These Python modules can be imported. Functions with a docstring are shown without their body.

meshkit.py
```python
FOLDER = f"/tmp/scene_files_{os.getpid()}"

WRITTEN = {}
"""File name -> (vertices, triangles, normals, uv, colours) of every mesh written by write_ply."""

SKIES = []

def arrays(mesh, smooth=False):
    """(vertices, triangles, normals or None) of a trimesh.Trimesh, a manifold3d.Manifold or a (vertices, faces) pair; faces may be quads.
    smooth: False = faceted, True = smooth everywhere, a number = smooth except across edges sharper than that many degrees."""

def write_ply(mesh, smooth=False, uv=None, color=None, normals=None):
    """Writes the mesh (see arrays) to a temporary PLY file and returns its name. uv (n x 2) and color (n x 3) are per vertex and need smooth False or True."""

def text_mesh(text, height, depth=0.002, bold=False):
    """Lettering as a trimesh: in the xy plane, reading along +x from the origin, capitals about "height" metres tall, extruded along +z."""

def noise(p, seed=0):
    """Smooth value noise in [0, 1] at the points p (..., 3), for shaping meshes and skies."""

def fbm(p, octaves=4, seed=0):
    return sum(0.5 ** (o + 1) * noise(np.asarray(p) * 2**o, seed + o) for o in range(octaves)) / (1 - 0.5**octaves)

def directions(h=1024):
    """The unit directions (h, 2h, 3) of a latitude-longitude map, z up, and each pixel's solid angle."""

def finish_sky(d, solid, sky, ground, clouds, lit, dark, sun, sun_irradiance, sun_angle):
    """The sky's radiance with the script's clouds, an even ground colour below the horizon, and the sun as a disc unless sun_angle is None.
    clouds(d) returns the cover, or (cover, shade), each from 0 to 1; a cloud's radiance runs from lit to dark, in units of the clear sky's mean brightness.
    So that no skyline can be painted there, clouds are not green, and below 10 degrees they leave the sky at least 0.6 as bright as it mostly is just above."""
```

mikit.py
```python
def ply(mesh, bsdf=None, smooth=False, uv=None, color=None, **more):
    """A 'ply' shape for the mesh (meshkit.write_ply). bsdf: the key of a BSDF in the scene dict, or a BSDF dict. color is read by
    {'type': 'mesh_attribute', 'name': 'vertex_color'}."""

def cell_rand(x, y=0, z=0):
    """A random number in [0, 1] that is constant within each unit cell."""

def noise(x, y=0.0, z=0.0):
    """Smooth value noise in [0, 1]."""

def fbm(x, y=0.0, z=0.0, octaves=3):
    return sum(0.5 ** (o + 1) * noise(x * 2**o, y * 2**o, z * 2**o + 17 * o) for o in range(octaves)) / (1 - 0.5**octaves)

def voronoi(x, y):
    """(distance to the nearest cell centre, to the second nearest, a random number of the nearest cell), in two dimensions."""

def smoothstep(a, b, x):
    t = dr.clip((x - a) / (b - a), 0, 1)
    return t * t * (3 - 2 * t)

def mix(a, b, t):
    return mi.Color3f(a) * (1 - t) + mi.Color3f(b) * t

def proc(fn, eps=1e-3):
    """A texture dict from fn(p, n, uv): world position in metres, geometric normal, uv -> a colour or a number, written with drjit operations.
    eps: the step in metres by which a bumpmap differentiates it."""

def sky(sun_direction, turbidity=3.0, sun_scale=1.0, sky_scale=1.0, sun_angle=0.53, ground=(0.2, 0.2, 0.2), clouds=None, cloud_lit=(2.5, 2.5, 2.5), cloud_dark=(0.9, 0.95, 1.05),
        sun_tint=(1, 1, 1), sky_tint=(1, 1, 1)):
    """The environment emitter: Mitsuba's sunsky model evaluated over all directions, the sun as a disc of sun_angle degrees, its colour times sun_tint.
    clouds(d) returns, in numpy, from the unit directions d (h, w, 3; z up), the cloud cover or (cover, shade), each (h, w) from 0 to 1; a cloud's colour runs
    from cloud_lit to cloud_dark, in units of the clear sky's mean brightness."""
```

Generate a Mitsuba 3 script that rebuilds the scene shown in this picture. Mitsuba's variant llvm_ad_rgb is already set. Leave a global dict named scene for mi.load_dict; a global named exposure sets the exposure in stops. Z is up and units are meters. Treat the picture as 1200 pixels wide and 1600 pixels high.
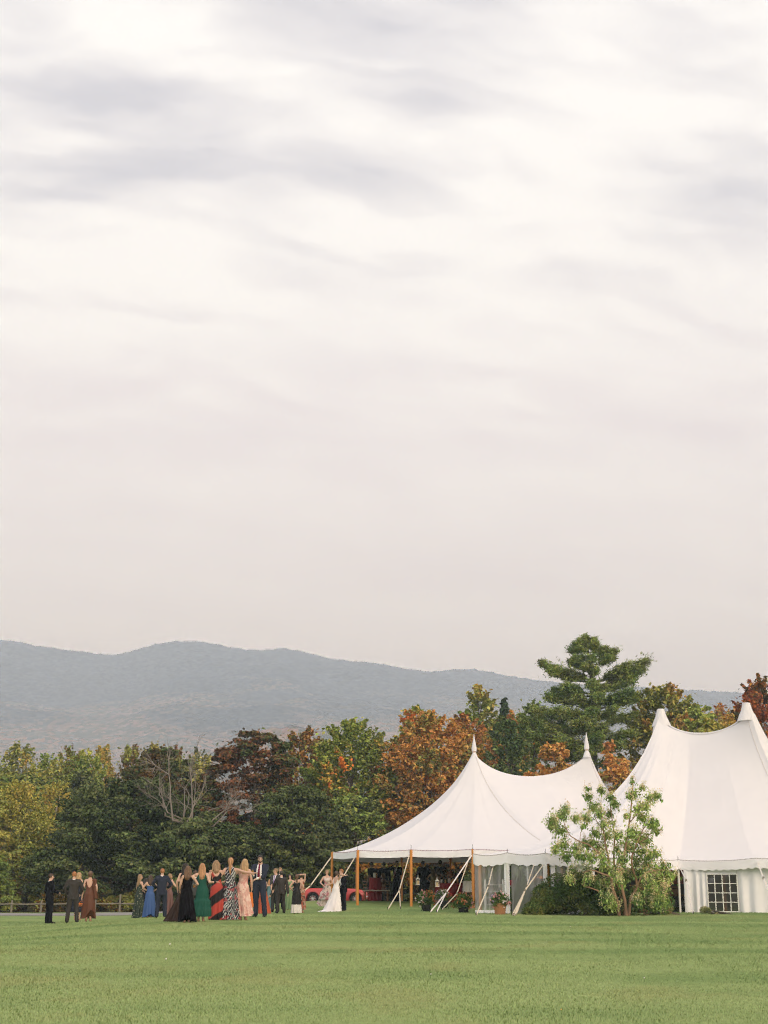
import math, random
import numpy as np, trimesh, drjit as dr
import mitsuba as mi
import manifold3d as m3
import mikit
from mikit import noise, fbm, voronoi, smoothstep, mix, proc, cell_rand
import meshkit

T = mi.ScalarTransform4f
scene, labels = {}, {}

# ---------------------------------------------------------------- camera, sky, exposure
F = 2222.0                                     # focal length, in pixels of the 1200 x 1600 photograph
HORIZON = 1383.0
PITCH = math.atan((HORIZON - 800.0) / F)
EYE = np.array([0.0, 0.0, 1.0])
FWD = np.array([0.0, math.cos(PITCH), math.sin(PITCH)])
UP = np.array([0.0, -math.sin(PITCH), math.cos(PITCH)])
scene['camera'] = {'type': 'perspective', 'fov': 2 * math.degrees(math.atan(600.0 / F)), 'fov_axis': 'x',
                   'near_clip': 0.1, 'far_clip': 20000.0,
                   'to_world': T().look_at(origin=EYE.tolist(), target=(EYE + FWD * 10).tolist(), up=[0, 0, 1]),
                   'medium': {'type': 'ref', 'id': 'air'}}
exposure = 1.33


def cloud_field(d):
    el = np.degrees(np.arcsin(np.clip(d[..., 2], -1, 1)))
    az = np.degrees(np.arctan2(d[..., 0], d[..., 1]))
    h = d[..., 2] + 0.16
    u, v = d[..., 0] / h, d[..., 1] / h
    o = u * 0
    w = meshkit.fbm(np.stack([u * 1.1 + 5, v * 1.6, o], -1), 4, 3) - 0.5
    w2 = meshkit.fbm(np.stack([u * 4 + 5, v * 6, o + 3], -1), 5, 31) - 0.5
    # long streaks that drift down to the right, finer wisps across them
    a = u * 0.96 + v * 0.22 + 0.4 * w
    b = v * 0.96 - u * 0.22 + 0.35 * w + 0.10 * w2
    big = meshkit.fbm(np.stack([a * 1.5 + 1.3, b * 3.6 + 4.1, o + 2], -1), 5, 11)
    streak = meshkit.fbm(np.stack([a * 3.2 + 9, b * 15.0, o + 5], -1), 5, 23)
    wisp = meshkit.fbm(np.stack([u * 7 + v * 5 + 2.2 * w2, v * 26 - u * 9 + 5 * w2, o + 7], -1), 5, 41)
    tex = 0.6 * (big - 0.5) + 1.25 * (streak - 0.5) + 1.2 * (wisp - 0.5)

    def blob(a0, e0, sa, se, k, tilt=0.0):
        da = az - a0 + 9 * w + 3.5 * w2
        de = el - e0 - tilt * (az - a0) + 4.0 * w + 2.6 * w2
        return k * np.exp(-(da / sa) ** 2 - (de / se) ** 2)
    # the thin bright places and the thicker grey ones of this evening's layer
    shade = 0.44 + tex * (0.36 + 0.54 * np.clip((el - 15) / 10, 0, 1))
    shade = shade + blob(11, 30.5, 5.5, 4.2, -0.6) + blob(-11, 37, 6, 3, 0.35) + blob(5, 24.0, 8, 3.2, -0.42) + blob(-11.5, 24.0, 5, 2.2, -0.40) + blob(-3, 30.8, 7, 1.3, -0.30, -0.12) + blob(-11, 33.5, 5, 1.6, -0.22)
    shade = shade + blob(3, 34.0, 8, 2.4, 0.36, -0.1) + blob(-9, 29.0, 9, 1.4, 0.24, -0.08) + blob(0, 28.2, 5, 1.3, 0.26) + blob(15.0, 25.6, 4, 1.8, 0.34) + blob(-13, 36.5, 8, 1.4, 0.35) + blob(14.5, 33.0, 3, 1.5, 0.3)
    shade = shade + blob(-9, 18.3, 11, 1.6, 0.32) + blob(12, 17.8, 6, 1.3, 0.42) + blob(2, 12.6, 14, 1.2, 0.22) + blob(-6, 15.6, 8, 0.7, -0.20) + blob(6, 16.0, 9, 0.6, -0.18)
    low = np.clip((21 - el) / 6, 0, 1)
    shade = shade + 0.16 * low
    cover = 1 - 0.34 * np.clip(shade, 0, 1) ** 1.3 * np.clip((el - 20) / 6, 0, 1)
    return np.clip(cover, 0, 1), np.clip(shade, 0, 1)


scene['sky'] = mikit.sky((0.47, -0.78, 0.41), turbidity=5, sun_scale=0.60, sun_angle=30, sky_scale=1.0, clouds=cloud_field,
                         cloud_lit=(2.20, 2.18, 2.16), cloud_dark=(1.81, 1.695, 1.77), sky_tint=(2.6, 2.35, 2.2), sun_tint=(0.96, 1.0, 1.06), ground=(0.12, 0.16, 0.07))


# ---------------------------------------------------------------- helpers
def P(px, py, y):
    """The world point seen at pixel (px, py) of the photograph at the distance y."""
    d = np.array([(px - 600.0) / F, 0, 0]) + UP * ((800.0 - py) / F) + FWD
    return EYE + d * (y / d[1])


def sstep(a, b, x):
    t = np.clip((np.asarray(x, float) - a) / (b - a), 0, 1)
    return t * t * (3 - 2 * t)


def G(x, y):
    """Height of the ground."""
    x, y = np.asarray(x, float), np.asarray(y, float)
    z = -0.62 * (1 - sstep(-6, 37, y)) - 0.42 * sstep(5, 13.5, -x) * sstep(5, 40, y)
    z = z + 0.30 * np.exp(-((y - 66.5) / 5.5) ** 2) * sstep(-9, -2, x) * (1 - sstep(3, 8, x))
    z = z - 0.10 * sstep(76, 90, y) - 0.05 * sstep(3, 9, x) * sstep(44, 56, y)
    z = z + 0.015 * np.sin(x * 0.9 + 1.3) * np.sin(y * 0.35) + 0.02 * np.sin(x * 0.31 + y * 0.22)
    return z


def ground_at(px, py, lo=12.0, hi=76.0):
    """The first ground point under pixel (px, py)."""
    for y in np.arange(lo, hi, 0.1):
        p = P(px, py, y)
        if p[2] <= G(p[0], p[1]):
            return p
    p = P(px, py, hi)
    return np.array([p[0], p[1], float(G(p[0], p[1]))])


def unit(v):
    return v / (np.linalg.norm(v, axis=-1, keepdims=True) + 1e-12)


used = {}


def numbered(name):
    n = used.get(name, -1) + 1
    used[name] = n
    return name if n == 0 else f'{name}_{n:03d}'


def add(key, mesh, bsdf, smooth=False, **more):
    """One shape under a numbered key."""
    key = numbered(key)
    scene[key] = mikit.ply(mesh, bsdf, smooth=smooth, **more)
    return key


def lab(key, label=None, cat=None, group=None, kind=None):
    labels[key] = {k: v for k, v in dict(label=label, category=cat, group=group, kind=kind).items() if v}


def cat_mesh(ms):
    vs, fs, n = [], [], 0
    for m in ms:
        v, f = (np.asarray(m.vertices), np.asarray(m.faces)) if hasattr(m, 'vertices') else m
        vs.append(v)
        fs.append(np.asarray(f) + n)
        n += len(v)
    return np.vstack(vs), np.vstack(fs)


def tube(pts, radii, sides=6, cap=True):
    p = np.asarray(pts, float)
    r = np.broadcast_to(np.asarray(radii, float), (len(p),))
    t = np.gradient(p, axis=0)
    t /= np.linalg.norm(t, axis=1, keepdims=True) + 1e-12
    ref = np.array([0, 0, 1.0]) if abs(t[:, 2]).mean() < 0.8 else np.array([1.0, 0, 0])
    a = np.cross(t, ref)
    a /= np.linalg.norm(a, axis=1, keepdims=True) + 1e-12
    b = np.cross(t, a)
    ang = np.arange(sides) * 2 * np.pi / sides
    v = p[:, None] + r[:, None, None] * (np.cos(ang)[None, :, None] * a[:, None] + np.sin(ang)[None, :, None] * b[:, None])
    v = v.reshape(-1, 3)
    i, j = np.meshgrid(np.arange(len(p) - 1), np.arange(sides), indexing='ij')
    q = np.stack([i * sides + j, i * sides + (j + 1) % sides, (i + 1) * sides + (j + 1) % sides, (i + 1) * sides + j], -1).reshape(-1, 4)
    f = np.vstack([q[:, [0, 1, 2]], q[:, [0, 2, 3]]])
    if cap:
        n = len(v)
        v = np.vstack([v, p[:1], p[-1:]])
        k = np.arange(sides)
        f = np.vstack([f, np.stack([np.full(sides, n), (k + 1) % sides, k], 1),
                       np.stack([np.full(sides, n + 1), (len(p) - 1) * sides + k, (len(p) - 1) * sides + (k + 1) % sides], 1)])
    return v, f


def box(cx, cy, cz, sx, sy, sz, rz=0.0, bevel=0.0):
    if bevel > 0:
        pts = []
        for ax in range(3):
            s = np.array([sx, sy, sz]) / 2 - bevel
            s[ax] += bevel
            pts += [s * np.array(k) for k in np.ndindex(2, 2, 2)] and [s * (np.array(k) * 2 - 1) for k in np.ndindex(2, 2, 2)]
        m = m3.Manifold.hull_points(np.array(pts)).to_mesh()
        v, f = np.array(m.vert_properties[:, :3], float), np.array(m.tri_verts)
    else:
        m = trimesh.creation.box([sx, sy, sz])
        v, f = np.array(m.vertices), np.array(m.faces)
    c, s = math.cos(rz), math.sin(rz)
    v = v @ np.array([[c, s, 0], [-s, c, 0], [0, 0, 1]]) + [cx, cy, cz]
    return v, f


def lathe(profile, sides=20, loc=(0, 0, 0)):
    """profile: (radius, height) from the bottom up; closed at both ends."""
    pr = np.asarray(profile, float)
    ang = np.arange(sides) * 2 * np.pi / sides
    v = np.stack([pr[:, :1] * np.cos(ang), pr[:, :1] * np.sin(ang), np.repeat(pr[:, 1:], sides, 1)], -1).reshape(-1, 3)
    i, j = np.meshgrid(np.arange(len(pr) - 1), np.arange(sides), indexing='ij')
    q = np.stack([i * sides + j, i * sides + (j + 1) % sides, (i + 1) * sides + (j + 1) % sides, (i + 1) * sides + j], -1).reshape(-1, 4)
    f = np.vstack([q[:, [0, 1, 2]], q[:, [0, 2, 3]]])
    n = len(v)
    v = np.vstack([v, [[0, 0, pr[0, 1]], [0, 0, pr[-1, 1]]]])
    k = np.arange(sides)
    f = np.vstack([f, np.stack([np.full(sides, n), (k + 1) % sides, k], 1),
                   np.stack([np.full(sides, n + 1), (len(pr) - 1) * sides + k, (len(pr) - 1) * sides + (k + 1) % sides], 1)])
    return v + np.asarray(loc, float), f


def grid_faces(nu, nv, wrap=False):
    i, j = np.meshgrid(np.arange(nu - 1), np.arange(nv if wrap else nv - 1), indexing='ij')
    a, b, c, d = i * nv + j, i * nv + (j + 1) % nv, (i + 1) * nv + (j + 1) % nv, (i + 1) * nv + j
    q = np.stack([a, b, c, d], -1).reshape(-1, 4)
    return np.vstack([q[:, [0, 1, 2]], q[:, [0, 2, 3]]])


def flat(r, g, b, rough=0.85, **k):
    return {'type': 'twosided', 'bsdf': {'type': 'principled', 'base_color': {'type': 'rgb', 'value': [r, g, b]}, 'roughness': rough, 'specular': k.pop('specular', 0.3), **k}}


def matte(r, g, b):
    return {'type': 'twosided', 'bsdf': {'type': 'diffuse', 'reflectance': {'type': 'rgb', 'value': [r, g, b]}}}


# ---------------------------------------------------------------- materials
M = {}


def mat(name, d):
    scene[name] = d
    return name


def lawn_colour(p, n, uv):
    x, y = p.x, p.y
    a = fbm(x * 0.20, y * 0.16, 3.0, 4)
    b = fbm(x * 1.1 + 7, y * 0.7, 1.0, 4)
    band = fbm(x * 0.03 + 3, y * 0.62 + 0.05 * x, 7.0, 2)
    c = fbm(x * 9.0, y * 5.0, 5.0, 3)
    d = fbm(x * 60.0, y * 30.0, 2.0, 2)
    base = mix([0.192, 0.270, 0.102], [0.285, 0.355, 0.144], smoothstep(0.30, 0.70, 0.3 * a + 0.25 * b + 0.45 * band))
    base = mix(base, [0.300, 0.318, 0.135], smoothstep(0.58, 0.80, fbm(x * 0.6 + 30, y * 0.5, 4.0, 4)) * 0.55)
    base = base * (0.83 + 0.24 * c + 0.12 * (d - 0.3))
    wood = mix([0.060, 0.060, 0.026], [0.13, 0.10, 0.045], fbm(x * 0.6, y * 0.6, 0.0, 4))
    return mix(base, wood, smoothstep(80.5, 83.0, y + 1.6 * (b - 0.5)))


mat('lawn_mat', {'type': 'twosided', 'bsdf': {'type': 'diffuse', 'reflectance': proc(lawn_colour)}})


def hill_colour(p, n, uv):
    """Hardwoods turning low down, dark conifers on the tops and in tongues down the slopes."""
    q1, q2, r = voronoi(p.x / 8.0, p.z / 4.2 + p.y / 45.0)
    big = fbm(p.x / 260.0, p.y / 420.0, p.z / 90.0, 4)
    mid = fbm(p.x / 60.0 + 9.0, p.y / 120.0, p.z / 26.0, 3)
    con = smoothstep(0.36, 0.62, p.z / 620.0 + 0.75 * (big - 0.5) + 0.25 * (mid - 0.5))
    hard = mix([0.060, 0.072, 0.034], [0.115, 0.110, 0.055], r)
    warm = mix([0.32, 0.21, 0.11], [0.27, 0.14, 0.085], cell_rand(r * 999.0, 3.0))
    hard = mix(hard, warm, smoothstep(0.42, 0.88, r * 0.5 + 0.65 * mid + 0.35 * (big - 0.5)))
    pine = mix([0.014, 0.026, 0.022], [0.032, 0.046, 0.034], r)
    return mix(hard, pine, con)


mat('hill_mat', {'type': 'diffuse', 'reflectance': proc(hill_colour)})


def canvas_colour(p, n, uv):
    a = fbm(p.x * 0.5, p.y * 0.5, p.z * 0.5, 3)
    b = fbm(p.x * 3.0, p.y * 3.0, p.z * 1.2, 3)
    return mix([0.765, 0.745, 0.76], [0.72, 0.70, 0.715], 0.6 * a + 0.4 * b)


mat('canvas', {'type': 'twosided', 'bsdf': {'type': 'diffuse', 'reflectance': proc(canvas_colour)}})
mat('wall_canvas', matte(0.88, 0.86, 0.90))
mat('canvas_seam', matte(0.66, 0.62, 0.60))
mat('foliage', {'type': 'twosided', 'bsdf': {'type': 'diffuse', 'reflectance': {'type': 'mesh_attribute', 'name': 'vertex_color'}}})


def bark_colour(p, n, uv):
    return mix([0.10, 0.08, 0.065], [0.20, 0.17, 0.14], fbm(p.x * 6, p.y * 6, p.z * 1.5, 3))


mat('bark', {'type': 'diffuse', 'reflectance': proc(bark_colour)})
mat('pale_bark', matte(0.42, 0.37, 0.31))
mat('dead_bark', matte(0.25, 0.215, 0.185))
mat('tan_bark', matte(0.36, 0.225, 0.145))


def wood_colour(p, n, uv):
    a = fbm(p.x * 30, p.y * 30, p.z * 2.0, 3)
    return mix([0.50, 0.185, 0.035], [0.66, 0.28, 0.065], a)


mat('orange_wood', {'type': 'principled', 'base_color': proc(wood_colour), 'roughness': 0.45, 'specular': 0.4})
mat('grey_wood', matte(0.22, 0.195, 0.16))
mat('asphalt', matte(0.30, 0.285, 0.275))
mat('strap', matte(0.62, 0.54, 0.43))
mat('white_strap', matte(0.78, 0.72, 0.68))
mat('white_paint', flat(0.80, 0.78, 0.76, 0.5))
mat('black_iron', flat(0.02, 0.02, 0.02, 0.5))
mat('vinyl', {'type': 'blendbsdf', 'weight': 0.20, 'a': {'type': 'thindielectric', 'int_ior': 1.5}, 'b': {'type': 'twosided', 'bsdf': {'type': 'diffuse', 'reflectance': {'type': 'rgb', 'value': [0.8, 0.78, 0.76]}}}})
mat('clear_pane', {'type': 'thindielectric', 'int_ior': 1.5})
mat('window_film', {'type': 'blendbsdf', 'weight': 0.05, 'a': {'type': 'thindielectric', 'int_ior': 1.5}, 'b': {'type': 'twosided', 'bsdf': {'type': 'diffuse', 'reflectance': {'type': 'rgb', 'value': [0.8, 0.78, 0.76]}}}})

# ---------------------------------------------------------------- ground, road, mountains
xs = np.unique(np.concatenate([np.linspace(-30, 30, 121), np.linspace(-200, 200, 61), np.linspace(-3600, 3600, 61)]))
ys = np.unique(np.concatenate([np.linspace(-6, 95, 203), np.linspace(95, 400, 62), np.linspace(-60, 5200, 61)]))
gx, gy = np.meshgrid(xs, ys, indexing='xy')
gz = G(gx, gy) + 0.02 * (meshkit.fbm(np.stack([gx * 0.7, gy * 0.4, gx * 0], -1), 3, 5) - 0.5) * (np.abs(gx) < 60)
scene['ground'] = mikit.ply((np.stack([gx, gy, gz], -1).reshape(-1, 3), grid_faces(len(ys), len(xs))), 'lawn_mat', smooth=True)
lab('ground', kind='structure')

rx = np.linspace(-60, 30, 181)
rows = []
for t in np.linspace(0, 1, 9):
    yy = 71.2 + 6.6 * t + 0.02 * (rx + 20) + 0.25 * np.sin(rx * 0.35) * (t in (0, 1))
    rows.append(np.stack([rx, yy, G(rx, yy) + 0.014], -1))
scene['road'] = mikit.ply((np.array(rows).reshape(-1, 3), grid_faces(9, 181)), 'asphalt', smooth=True)
lab('road', kind='structure')

RIDGE = np.array([(-900, 1060), (-600, 1030), (-300, 1012), (-150, 990), (0, 998), (40, 1006), (60, 1011), (100, 1013), (130, 1020), (180, 1023), (200, 1018), (240, 1005), (265, 1001), (290, 1000), (320, 1003), (370, 1013),
                  (400, 1017), (430, 1012), (455, 1012), (480, 1020), (520, 1030), (570, 1034), (600, 1037), (640, 1045), (670, 1050), (700, 1046), (725, 1042), (750, 1046), (800, 1056), (850, 1063), (900, 1068),
                  (1000, 1073), (1100, 1079), (1140, 1080), (1250, 1087), (1500, 1110), (1900, 1150), (2300, 1200)], float)


def range_mesh(crest, d0, d1, dback, nu, nv, amp, rough, seed):
    """A ridge whose crest line follows 'crest' (pixels) at the distance d1, foot at d0."""
    u = np.linspace(crest[0, 0], crest[-1, 0], nu)
    top = np.interp(u, crest[:, 0], crest[:, 1])
    k = np.ones(9) / 9
    top = np.convolve(np.pad(top, 4, mode='edge'), k, 'valid')
    t = np.concatenate([np.linspace(0, 1, nv), 1 + np.linspace(0, 1, nv // 5)[1:]])
    d = np.where(t < 1, d0 + (d1 - d0) * t, d1 + (dback - d1) * (t - 1))
    H = np.array([P(a, b, d1)[2] for a, b in zip(u, top)])
    X = ((u - 600) / F)[None, :] * d[:, None] / math.cos(PITCH) * math.cos(PITCH)
    Y = np.repeat(d[:, None], nu, 1)
    rise = np.where(t < 1, t ** 1.25, 1 - 0.5 * (t - 1) ** 1.5)
    Z = H[None, :] * rise[:, None]
    q = np.stack([X, Y, Z * 0], -1)
    side = np.clip(np.minimum(t, 1) * (1 - np.minimum(t, 1)) * 4, 0, 1)[:, None]
    Z = Z + amp * side * (meshkit.fbm(q / 620.0, 4, seed) - 0.5) * 2 * rise[:, None] ** 0.3
    Z = Z + rough * (meshkit.noise(q / 11.0, seed + 1) - 0.3) * np.minimum(1, t * 4)[:, None]
    return np.stack([X, Y, Z - 2], -1).reshape(-1, 3), grid_faces(len(t), nu)


v, f = range_mesh(RIDGE, 1500, 3600, 4200, 560, 130, 150, 5, 4)
scene['mountains'] = mikit.ply((v, f), 'hill_mat', smooth=True)
lab('mountains', kind='structure')
FOOT = np.array([(-200, 1250), (250, 1220), (340, 1175), (385, 1148), (430, 1136), (470, 1137), (520, 1144), (600, 1160), (800, 1190), (1400, 1220)], float)
v, f = range_mesh(FOOT, 900, 1700, 2000, 300, 60, 12, 8, 9)
scene['foothill'] = mikit.ply((v, f), 'hill_mat', smooth=True)
lab('foothill', kind='structure')

# the air: a thin even haze round everything
scene['air'] = {'type': 'homogeneous', 'albedo': {'type': 'rgb', 'value': [0.91, 0.94, 0.997]}, 'sigma_t': {'type': 'rgb', 'value': [3.1e-4, 3.6e-4, 4.3e-4]}}
scene['haze'] = {'type': 'cube', 'to_world': T().translate([0, 2600, 321]).scale([3900, 2750, 326]), 'bsdf': {'type': 'null'}, 'interior': {'type': 'ref', 'id': 'air'}}
lab('haze', 'thin pale haze over the lawn, trees and mountains', 'haze', kind='stuff')

# ---------------------------------------------------------------- the two tents
def loop_points(corners, step):
    """Points along a closed polygon of 3-d corners, and the corner each edge starts from."""
    out, c = [], np.asarray(corners, float)
    for i in range(len(c)):
        a, b = c[i], c[(i + 1) % len(c)]
        n = max(2, int(np.linalg.norm(b - a) / step))
        for k in range(n):
            out.append(a + (b - a) * k / n)
    return np.array(out)


def canopy(eave, ridge, share, p, q, wq, sag, ns=40, r0=0.12):
    """The stretched cloth between a closed eave line and a ridge between two peaks.
    share: for each eave point, where it is tied along the ridge (0 to 1)."""
    R = ridge[0][None] + (ridge[1] - ridge[0])[None] * share[:, None]
    R[:, 2] -= sag * 4 * share * (1 - share) * (1 - 0.25 * (4 * share * (1 - share)))
    s = 1 - (1 - np.linspace(0, 1, ns)) ** 1.35
    mid = (4 * share * (1 - share))[None, :] ** 0.7
    out = eave[:, :2] - R[:, :2]
    R[:, :2] += out / np.linalg.norm(out, axis=1, keepdims=True) * r0 * (1 - mid[0])[:, None]
    pe = p * (1 - mid) + (1.0 + 0.40 * (p - 1)) * mid
    w = wq * (1 - mid)
    S = s[:, None]
    f = (1 - w) * S ** pe + w * S ** q
    XY = eave[None, :, :2] + (R[None, :, :2] - eave[None, :, :2]) * S[..., None]
    Z = eave[None, :, 2] + (R[None, :, 2] - eave[None, :, 2]) * f
    i = np.arange(len(eave))
    pleat = meshkit.fbm(np.stack([i * 0.16, i * 0.0, i * 0.0 + ns], 1), 3, 12)
    pleat[-12:] = pleat[-12:] + (pleat[0] - pleat[-1]) * np.linspace(0, 1, 12)
    Z = Z + 0.16 * (pleat - 0.5)[None, :] * (S ** 1.3 * (1 - S) ** 0.7)       # faint tension pleats that run up to the peaks
    return np.concatenate([XY, Z[..., None]], -1)


def valance(line, drop, wave, amp, out, seed, closed=True, nz=5):
    """A hanging strip below an eave line."""
    d = np.roll(line, -1, 0) - line
    seg = np.linalg.norm(d[:, :2], axis=1)
    if not closed:
        seg[-1] = 0
    s = np.concatenate([[0], np.cumsum(seg)[:-1]])
    t = d[:, :2] / np.maximum(np.linalg.norm(d[:, :2], axis=1, keepdims=True), 1e-9)
    if not closed:
        t[-1] = t[-2]
    nrm = np.stack([t[:, 1], -t[:, 0]], 1)
    c = line[:, :2].mean(0)
    nrm *= np.sign(((line[:, :2] - c) * nrm).sum(1) + 1e-9)[:, None]
    bottom = drop + amp * (np.abs(np.sin(np.pi * s / wave)) if wave else 0) + 0.015 * (meshkit.noise(np.stack([s * 2, s * 0, s * 0], 1), seed) - 0.5)
    rows = []
    for k in np.linspace(0, 1, nz):
        off = out + k * 0.03 * (meshkit.noise(np.stack([s * 2.5, s * 0 + k, s * 0], 1), seed + 3) - 0.3)
        rows.append(np.column_stack([line[:, :2] + nrm * off[:, None], line[:, 2] - bottom * k + 0.01]))
    return np.array(rows).reshape(-1, 3), grid_faces(nz, len(line), wrap=closed)


def strap(a, b, w=0.045, t=0.012):
    a, b = np.asarray(a, float), np.asarray(b, float)
    d = (b - a) / np.linalg.norm(b - a)
    s = np.cross(d, [0.25, 0.95, 0.1])
    s /= np.linalg.norm(s)
    n = np.cross(d, s)
    rows = [p + s * w / 2 * i + n * t / 2 * j for p in (a, b) for i, j in ((-1, -1), (1, -1), (1, 1), (-1, 1))]
    f = [[0, 1, 5], [0, 5, 4], [1, 2, 6], [1, 6, 5], [2, 3, 7], [2, 7, 6], [3, 0, 4], [3, 4, 7], [0, 2, 1], [0, 3, 2], [4, 5, 6], [4, 6, 7]]
    return np.array(rows), np.array(f)


def peg(p):
    return tube([p + [0, 0, -0.15], p + [0, 0, 0.10]], [0.016, 0.02], 6)


# -- the sailcloth tent on the left
SAIL = 'sailcloth_tent'
used[SAIL] = 0
e_front = [P(520, 1336, 65.5), P(560, 1331, 62.2), P(643, 1330, 61.3), P(738, 1329, 60.4)]
for e in e_front:
    e[2] = 2.42
front_z = 2.42
Q1, Q2 = P(741, 1180, 68.2), P(917, 1177, 67.0)
e_right = [np.array([7.3, 60.2, front_z]), np.array([9.6, 61.8, front_z]), np.array([12.2, 64.4, front_z]), np.array([13.9, 67.6, front_z]), np.array([12.6, 71.5, front_z])]
e_back = [np.array([9.2, 73.6, front_z]), np.array([6.2, 74.4, front_z]), np.array([3.4, 75.2, front_z]), np.array([0.9, 75.8, front_z]), np.array([-1.4, 74.2, front_z]), np.array([-2.5, 70.0, front_z])]
sail_corners = e_front + e_right + e_back
# points of the eave, tied along the ridge
sail_share_c = np.array([0, 0, 0, 0, 0, 0.55, 1, 1, 1, 1, 0.75, 0.35, 0, 0, 0], float)
eave, share = [], []
N = len(sail_corners)
for i in range(N):
    a, b = sail_corners[i], sail_corners[(i + 1) % N]
    n = max(6, int(np.linalg.norm(b - a) / 0.12))
    for k in range(n):
        t = k / n
        p = a + (b - a) * t
        p[2] -= 0.05 * 4 * t * (1 - t)
        eave.append(p)
        share.append(sail_share_c[i] * (1 - t) + sail_share_c[(i + 1) % N] * t)
eave, share = np.array(eave), np.array(share)
cp = canopy(eave, (Q1, Q2), share, 1.45, 7, 0.22, 1.35)
nv = len(eave)
cv = cp.reshape(-1, 3)
cv[:, 2] += 0.03 * (meshkit.noise(cv * 0.9, 8) - 0.5)
add(SAIL + '__canopy', (cv, grid_faces(cp.shape[0], nv, wrap=True)), 'canvas', smooth=True)
add(SAIL + '__valance', valance(eave, 0.27, 0.34, 0.012, 0.012, 4), 'wall_canvas', smooth=True)


def seam(path, r=0.02):
    p = np.asarray(path)
    return tube(p + [0, -0.004, 0.004], r, 5)


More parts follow.
